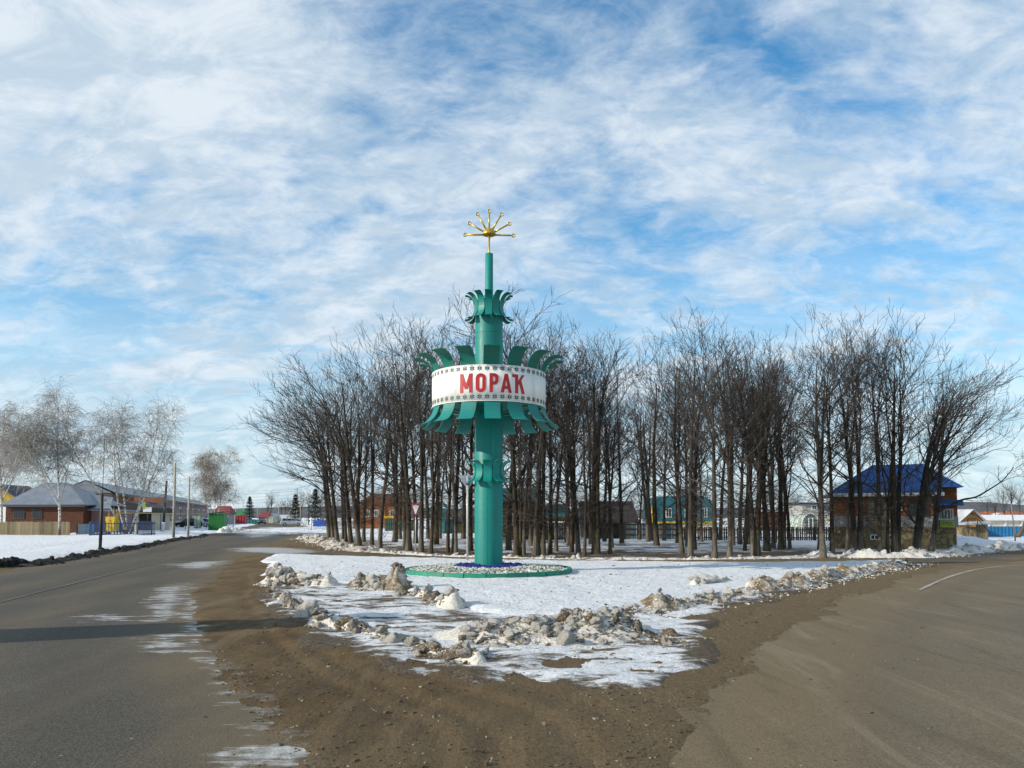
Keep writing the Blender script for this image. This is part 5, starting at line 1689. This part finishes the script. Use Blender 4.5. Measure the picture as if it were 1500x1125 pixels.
b = simple_house('dark_barn', 'windowless dark brown barn with flat ridge behind the grove', 858, 930, 64, 765, 733, M_plank_dk, mat('dark_brown_roof', (.035, .026, .022), .85, .25, 1.5), d=6, hip=.1, cat='barn')
b.part('barn_door', MB().box(b.x(880), b.x(900), -.06, -.01, .05, b.z(770)), M_log)
b = Bld('patchwork_gate', 'pale patchwork sheet gate with dark rails behind the grove', 915, 992, 61, 'gate')
zt_ = b.z(765)
cols = [(.28, .25, .19), (.16, .24, .24), (.33, .31, .27), (.18, .22, .26), (.27, .21, .19), (.20, .26, .24)]
for i in range(9):
    xa = b.w * i / 9
    b.part('panel', MB().box(xa + .01, xa + b.w / 9 - .01, 0, .04, .1, zt_ - RNG.uniform(0, .1)), mat('gate_sheet_%d' % (i % 6), cols[i % 6], .8, .2, 2))
for f in (.3, .62, .88):
    b.part('rail', MB().box(-.1, b.w + .1, -.06, -.006, zt_ * f - .04, zt_ * f + .04), M_frame_d)
for i in range(5):
    b.part('post', MB().box(b.w * i / 4 - .06, b.w * i / 4 + .06, -.14, -.065, 0, zt_ * 1.02), M_frame_d)
b = Bld('teal_house', 'bright teal house with yellow trim seen between the trunks', 958, 1047, 82)
b.wall(0, b.w, 0, 7, 0, b.z(765), M_cream)
b.part('gable', MB().prism([(0, b.z(765)), (b.w, b.z(765)), (b.w, b.z(735)), (b.w * .8, b.z(726)), (b.w * .1, b.z(727)), (0, b.z(738))], -.02, 7), mat('bright_teal', (.010, .125, .155), .55, .2, 1.5))
b.part('yellow_trim', MB().box(-.1, b.w + .1, -.16, -.03, b.z(767), b.z(764)), M_yellow)
b.part('yellow_corner', MB().box(-.25, 0.0, -.2, .2, 0, b.z(742)), M_yellow)
for x0, x1 in ((975, 984), (1003, 1012), (1028, 1036)):
    b.window(b.x(x0), b.x(x1), b.z(758), b.z(744), d=-.03)
Yp = 58.5
picket_fence('picket_fence', 'long dark weathered picket fence behind the grove', (at(992, 790, Yp)[0], Yp), (at(1228, 790, Yp)[0], Yp), at(750, 771, Yp)[1] - .05, .165, .115, M_plank_dk, M_plank_dk, gap_var=.02)
b = simple_house('grey_house', 'grey rendered house with flat parapet behind the dark picket fence', 1176, 1206, 90, 737, 735, M_grey, M_frame_d, hip=0, wins=((1189, 1197, 740, 747),))
b = simple_house('red_shed', 'low brown brick shed with snowy roof behind the picket fence', 1140, 1176, 96, 748, 741, M_brick, M_slate, wins=((1148, 1154, 753, 759),))
gh = thing('greenhouse', 'white framed arched greenhouse behind the dark picket fence', 'greenhouse', (at(1173, 765, 80)[0], 80, 0))
wgh = at(1202, 765, 80)[0] - at(1173, 765, 80)[0]; hgh = at(750, 752, 80)[1]
for i in range(4):
    mb = MB(); pr = None
    for k_ in range(13):
        a_ = math.pi * k_ / 12
        q = (wgh / 2 - wgh / 2 * math.cos(a_), i * 1.3, hgh * math.sin(a_) ** .7)
        if pr:
            mb.cyl(pr, q, .045, n=5, cap=False)
        pr = q
    link('hoop', mb.mesh('hoop', M_frame_w), gh)
mb = MB()
for k_ in range(12):
    a0, a1 = math.pi * k_ / 12, math.pi * (k_ + 1) / 12
    qa, qb = (wgh / 2 - wgh / 2 * math.cos(a0) * .97, hgh * .97 * math.sin(a0) ** .7), (wgh / 2 - wgh / 2 * math.cos(a1) * .97, hgh * .97 * math.sin(a1) ** .7)
    mb.poly([(qa[0], 0.02, qa[1]), (qb[0], .02, qb[1]), (qb[0], 3.9, qb[1]), (qa[0], 3.9, qa[1])])
link('film', mb.mesh('film', mat('greenhouse_film', (.30, .36, .30), .5, .25, 1)), gh)
link('door_frame', MB().box(wgh * .38, wgh * .42, -.06, -.01, 0, hgh * .8).box(wgh * .58, wgh * .62, -.06, -.01, 0, hgh * .8).box(wgh * .42, wgh * .58, -.06, -.01, hgh * .76, hgh * .8).mesh('door_frame', M_frame_w), gh)

# house with the blue roof
HY = 43.0
b = Bld('blue_roof_house', 'orange brick house with bright blue metal roof and rubble stone basement', 1223, 1368, HY, rotz=-.36)
zs, zw, ze, zr = b.z(772), b.z(756), b.z(723), b.z(676)
D = 6.0
b.wall(-.04, b.w + .04, -.04, D, -.1, zs, M_rubble, 'stone_base')
b.wall(0, b.w, 0, D, zs + .003, zw, M_grey, 'lower_wall')
b.wall(.01, b.w - .01, .01, D, zw + .003, ze, M_brick_or, 'brick_wall')
b.wall(b.x(1271), b.x(1306), -.10, -.003, zs + .02, ze - .03, M_brick_pale, 'pale_bay')
roof = b.gable_roof(0, b.w, 0, D, ze, zr, M_blue_rf, 'x', ov=.45, ridge=(b.x(1287), b.x(1372)))
for i in range(16):
    f = (i + .5) / 16
    xx = -.45 + (b.w + .9) * f
    xr = b.x(1287) + (b.x(1372) - b.x(1287)) * f
    link('roof_seam', MB().cyl((xx, -.45, ze + .012), (xr, D / 2, zr + .012), .018, n=5).mesh('roof_seam', M_blue_rf), roof)
b.part('eaves_board', MB().box(-.46, b.w + .46, -.50, -.455, ze - .16, ze + .02), M_frame_w)
b.window(b.x(1281), b.x(1293), b.z(755), b.z(731), d=-.12, fm=M_frame_d, bars=1)
b.window(b.x(1306.5), b.x(1322), b.z(748), b.z(733), d=-.02, bars=1)
b.window(b.x(1331), b.x(1343), b.z(756), b.z(737), d=-.02, fm=M_frame_d, bars=2)
b.window(b.x(1349), b.x(1361), b.z(756), b.z(737), d=-.02, fm=M_frame_d, bars=1)
b.window(b.x(1274), b.x(1287), b.z(791), b.z(783), d=-.06, bars=1)
b.window(b.x(1301), b.x(1309), b.z(791), b.z(783), d=-.06, bars=0)
b.part('small_sign', MB().box(b.x(1300), b.x(1306), -.14, -.115, b.z(763), b.z(760)), M_lime)
# set back wing and porch on its right
w1 = b.x(1368) + .005; w2 = b.x(1410)
b.wall(w1, w2 - .1, 1.2, D, -.1, b.z(773), M_rubble, 'stone_base')
b.wall(w1, w2, 1.2, D, b.z(773) + .003, b.z(757), M_grey, 'lower_wall')
b.wall(w1, w2 - .02, 1.22, D, b.z(757) + .003, b.z(712), M_brick_or, 'brick_wall')
b.part('wing_roof', MB().poly([(w1 - .4, .7, b.z(714)), (w2 + .25, .7, b.z(714)), (b.x(1370), D / 2 + .6, b.z(677)), (b.x(1350), D / 2 + .6, b.z(677))]).poly([(w2 + .25, .7, b.z(714)), (w2 + .25, D, b.z(714)), (b.x(1370), D / 2 + .6, b.z(677))]), M_blue_rf)
b.part('porch_canopy', MB().prism([(w1 + .02, b.z(731)), (w2 + .05, b.z(733)), (w2 + .12, b.z(741)), (w1 + .02, b.z(740))], .1, 1.19), M_blue_rf)
b.window(b.x(1379), b.x(1403), b.z(762), b.z(745), d=1.17, bars=4, fm=M_frame_w)
sg = b.part('signboard', MB().box(b.x(1382), b.x(1403), 1.02, 1.10, b.z(772), b.z(763)), M_lime)
mk = MB()
rg = random.Random(3)
for row, (ya, yb, n_) in enumerate(((764.3, 767.3, 8), (768.6, 769.8, 12))):
    xa, xb = b.x(1384), b.x(1401)
    for i in range(n_):
        x = xa + (xb - xa) * i / n_; wq = (xb - xa) / n_
        mk.box(x, x + wq * .28, 1.008, 1.018, b.z(yb), b.z(ya)); mk.box(x + wq * .3, x + wq * .72, 1.008, 1.018, (b.z(yb) + b.z(ya)) / 2 - .012 + rg.uniform(-.03, .03), (b.z(yb) + b.z(ya)) / 2 + .012 + rg.uniform(-.01, .03))
link('lettering', mk.mesh('lettering', M_frame_d), sg)

b = simple_house('ochre_gable_house', 'small ochre wooden gable house beside the blue fence', 1406, 1441, 66, 767, 746, M_orange, M_slate, axis='y', d=7)
b.part('vent', MB().box(b.w * .46, b.w * .54, -.06, -.021, b.z(754), b.z(751)), M_frame_d)
b = Bld('porch_wall', 'low rubble stone wall with plank shed and snowy slab beside the blue roofed house', 1408, 1448, 52, 'wall')
b.wall(0, b.x(1430), 0, .5, 0, b.z(772), M_rubble, 'stone_wall')
b.part('slab', MB().prism([(b.x(1408), b.z(769)), (b.x(1450), b.z(765.5)), (b.x(1450), b.z(764)), (b.x(1408), b.z(767))], -.4, 2.2), M_slate)
for i in range(9):
    b.part('plank', MB().box(b.x(1430) + .01 + i * .088, b.x(1430) + .085 + i * .088, .02, .06, 0, b.z(768)), M_plank)
b.part('handrail', MB().cyl((b.x(1410), -.6, b.z(760)), (b.x(1424), -.6, b.z(760)), .025, n=6).cyl((b.x(1424), -.6, b.z(760)), (b.x(1442), -.6, b.z(780)), .025, n=6).cyl((b.x(1424), -.6, .2), (b.x(1424), -.6, b.z(760)), .025, n=6).cyl((b.x(1410), -.6, .6), (b.x(1410), -.6, b.z(760)), .025, n=6), M_blackm)
sheet_fence('blue_fence', 'blue corrugated sheet fence beyond the ploughed snow bank', 1447, 1560, 70, 771, M_blue_f2, M_steel, 2.2)
b = Bld('white_shed', 'long white shed with snow covered roof behind the blue fence', 1436, 1580, 84, 'shed')
b.wall(0, b.w, 0, 6, 0, b.z(761.5), M_cream)
b.gable_roof(0, b.w, 0, 6, b.z(761), b.z(754), M_snow, 'x', .2)
for i in range(6):
    b.part('pilaster', MB().box(b.w * (i + .5) / 6 - .1, b.w * (i + .5) / 6 + .1, -.1, -.004, 0, b.z(762.5)), M_frame_w)
pole('metal_post', 'thin grey post leaning before the blue fence', 1487.5, 794, 738, .05, .04, mat('grey_pole', (.16, .15, .14), .9, .2, 3), lean=-.08)
x, y = G(1489, 788)
lg = thing('leaning_trunk', 'leaning bare trunk in front of the blue fence', 'tree', (x, y, 0))
lk = bare_tree(490, H=8, r0=.2, forks=2, lean=(.62, -.05), bias=(.3, 0, .1), limbs=10, low=0)
link('trunk', lk['trunk'], lg); link('crown', lk['crown'], lg)

# road signs
def give_way(label, px, base, py_t, py_b, half_px, back):
    x, y = G(px, base); o = thing('road_sign', label, 'road sign', (x, y, 0))
    zt_ = at(px, py_t, y)[1]; zb_ = at(px, py_b, y)[1]; w = half_px / FPX * y
    link('post', MB().cyl((0, .03, 0), (0, .03, zt_ - .03), .032 if not back else .04, n=10).mesh('post', M_steel, True), o)
    yy = .06 if back else -.02
    tri = lambda s, z0, z1, d0, d1: MB().prism([(-w * s, z1), (w * s, z1), (w * .06 * s, z0), (-w * .06 * s, z0)], d0, d1)
    pl_ = link('plate', tri(1, zb_, zt_, yy + .03 if back else yy, yy + .045 if back else yy + .015).mesh('plate', M_signblue if back else M_signred), o)
    if not back:
        c = zt_ - (zt_ - zb_) * .36
        link('face', tri(.68, c - (c - zb_) * .68, c + (zt_ - c) * .66, yy - .012, yy - .003).mesh('face', M_white_s), pl_)
    else:
        link('bracket', MB().box(-w * .8, w * .8, .071, .088, zt_ - .10, zt_ - .06).mesh('bracket', M_steel), o)
        link('clamp', MB().box(-.06, .06, -.02, .07, zt_ - .38, zt_ - .32).mesh('clamp', M_blackm), o)


give_way('give way sign facing the camera among the trunks, red bordered white triangle', 608.5, 811.5, 737.5, 757.5, 7.3, False)
give_way('grey back of triangular road sign on pale post beside the green column', 684.5, 825, 696, 716.5, 14.5, True)

# unseen tapered slab, added left of the road to cast the shadow band
st = thing('unseen_shadow_slab', 'tapered slab added out of view to cast the shadow band on the left road', 'shadow caster', (-14.4, 9.35, 0), math.radians(20) )
link('shaft', MB().prism([(-.12, 0), (.12, 0), (.10, 5.9), (-.10, 5.9)], -1.0, 1.0).mesh('shaft', M_conc), st)
for v in st.children[0].data.vertices:
    v.co.y *= 1.05 - .085 * v.co.z
link('plinth', MB().box(-.4, .4, -1.3, 1.3, -.1, .18).mesh('plinth', M_conc, bevel=.02), st)

# ------------------------------------------------------------------ far background
hx = np.linspace(-1600, 1900, 120)
hz = 26 + 16 * fbm(hx, 0 * hx, 500, 4, 5) + 10 * sstep(200, 900, hx)
V = [(x, 1900, -1) for x in hx] + [(x, 1900 + 150, z) for x, z in zip(hx, hz)] + [(x, 2300, -1) for x in hx]
n = len(hx)
F = [(i, i + 1, n + i + 1, n + i) for i in range(n - 1)] + [(n + i, n + i + 1, 2 * n + i + 1, 2 * n + i) for i in range(n - 1)]
link('hills', mesh_np('hills', V, F, M_hill, True), kind='structure')
kit_far = [bare_tree(610, H=8, r0=.12, forks=3, limbs=12, dens=.8, low=0, spread=1.3), bare_tree(611, H=7, r0=.11, forks=3, limbs=12, dens=.8, low=0, spread=1.4)]
rg = random.Random(31)
for px, Y, s in ((397, 300, 1.45), (391, 290, 1.0), (412, 300, 1.0), (418, 280, .95), (424, 270, 1.05), (441, 220, 1.1), (452, 200, 1.1), (470, 190, 1.0), (1447, 210, .9), (1458, 190, .8), (1472, 160, 1.0), (1482, 150, 1.1), (1495, 170, 1.0), (1168, 130, .8), (1130, 120, .8), (945, 110, .7), (925, 130, .8), (700, 130, .8), (600, 150, .9), (560, 160, 1.0)):
    w_ = next(w for lim, w in ((400, 'beside the far gate house'), (430, 'behind the long white roofed shed'), (480, 'behind the braced concrete poles'), (620, 'behind the orange brick house'), (720, 'behind the yellowish shed'), (950, 'behind the dark barn'), (1200, 'behind the dark picket fence'), (2000, 'above the long white shed')) if px < lim)
    put_tree('far_tree', 'small bare far tree ' + w_, kit_far[rg.randrange(2)], at(px, 760, Y)[0], Y, s, rg.uniform(0, 6.28), 'far trees ' + w_)
for i, (px0, px1, Y, pe, pr_, wm, rm) in enumerate(((1437, 1452, 220, 754, 750, M_cream, M_brick_or), (1453, 1468, 240, 753.5, 749, M_brick_or, M_brick_or), (1469, 1481, 230, 755, 751, M_cream, M_slate), (1486, 1505, 210, 754, 748.5, M_cream, M_brick_or), (1118, 1138, 180, 752, 747, M_cream, M_maroon), (1205, 1225, 190, 753, 748, M_cream, M_slate))):
    simple_house('far_house', ('far cream house with orange roof above the white shed', 'far orange brick house above the white shed', 'far pale house with grey roof above the white shed', 'far cream house with broad orange roof at the end of the white shed',
                               'far cream house with maroon roof behind the grove', 'far pale house with slate roof beside the blue roofed house')[i], px0, px1, Y, pe, pr_, wm, rm, wins=((px0 + 3, px0 + 6, pe + 1, pe + 4),))
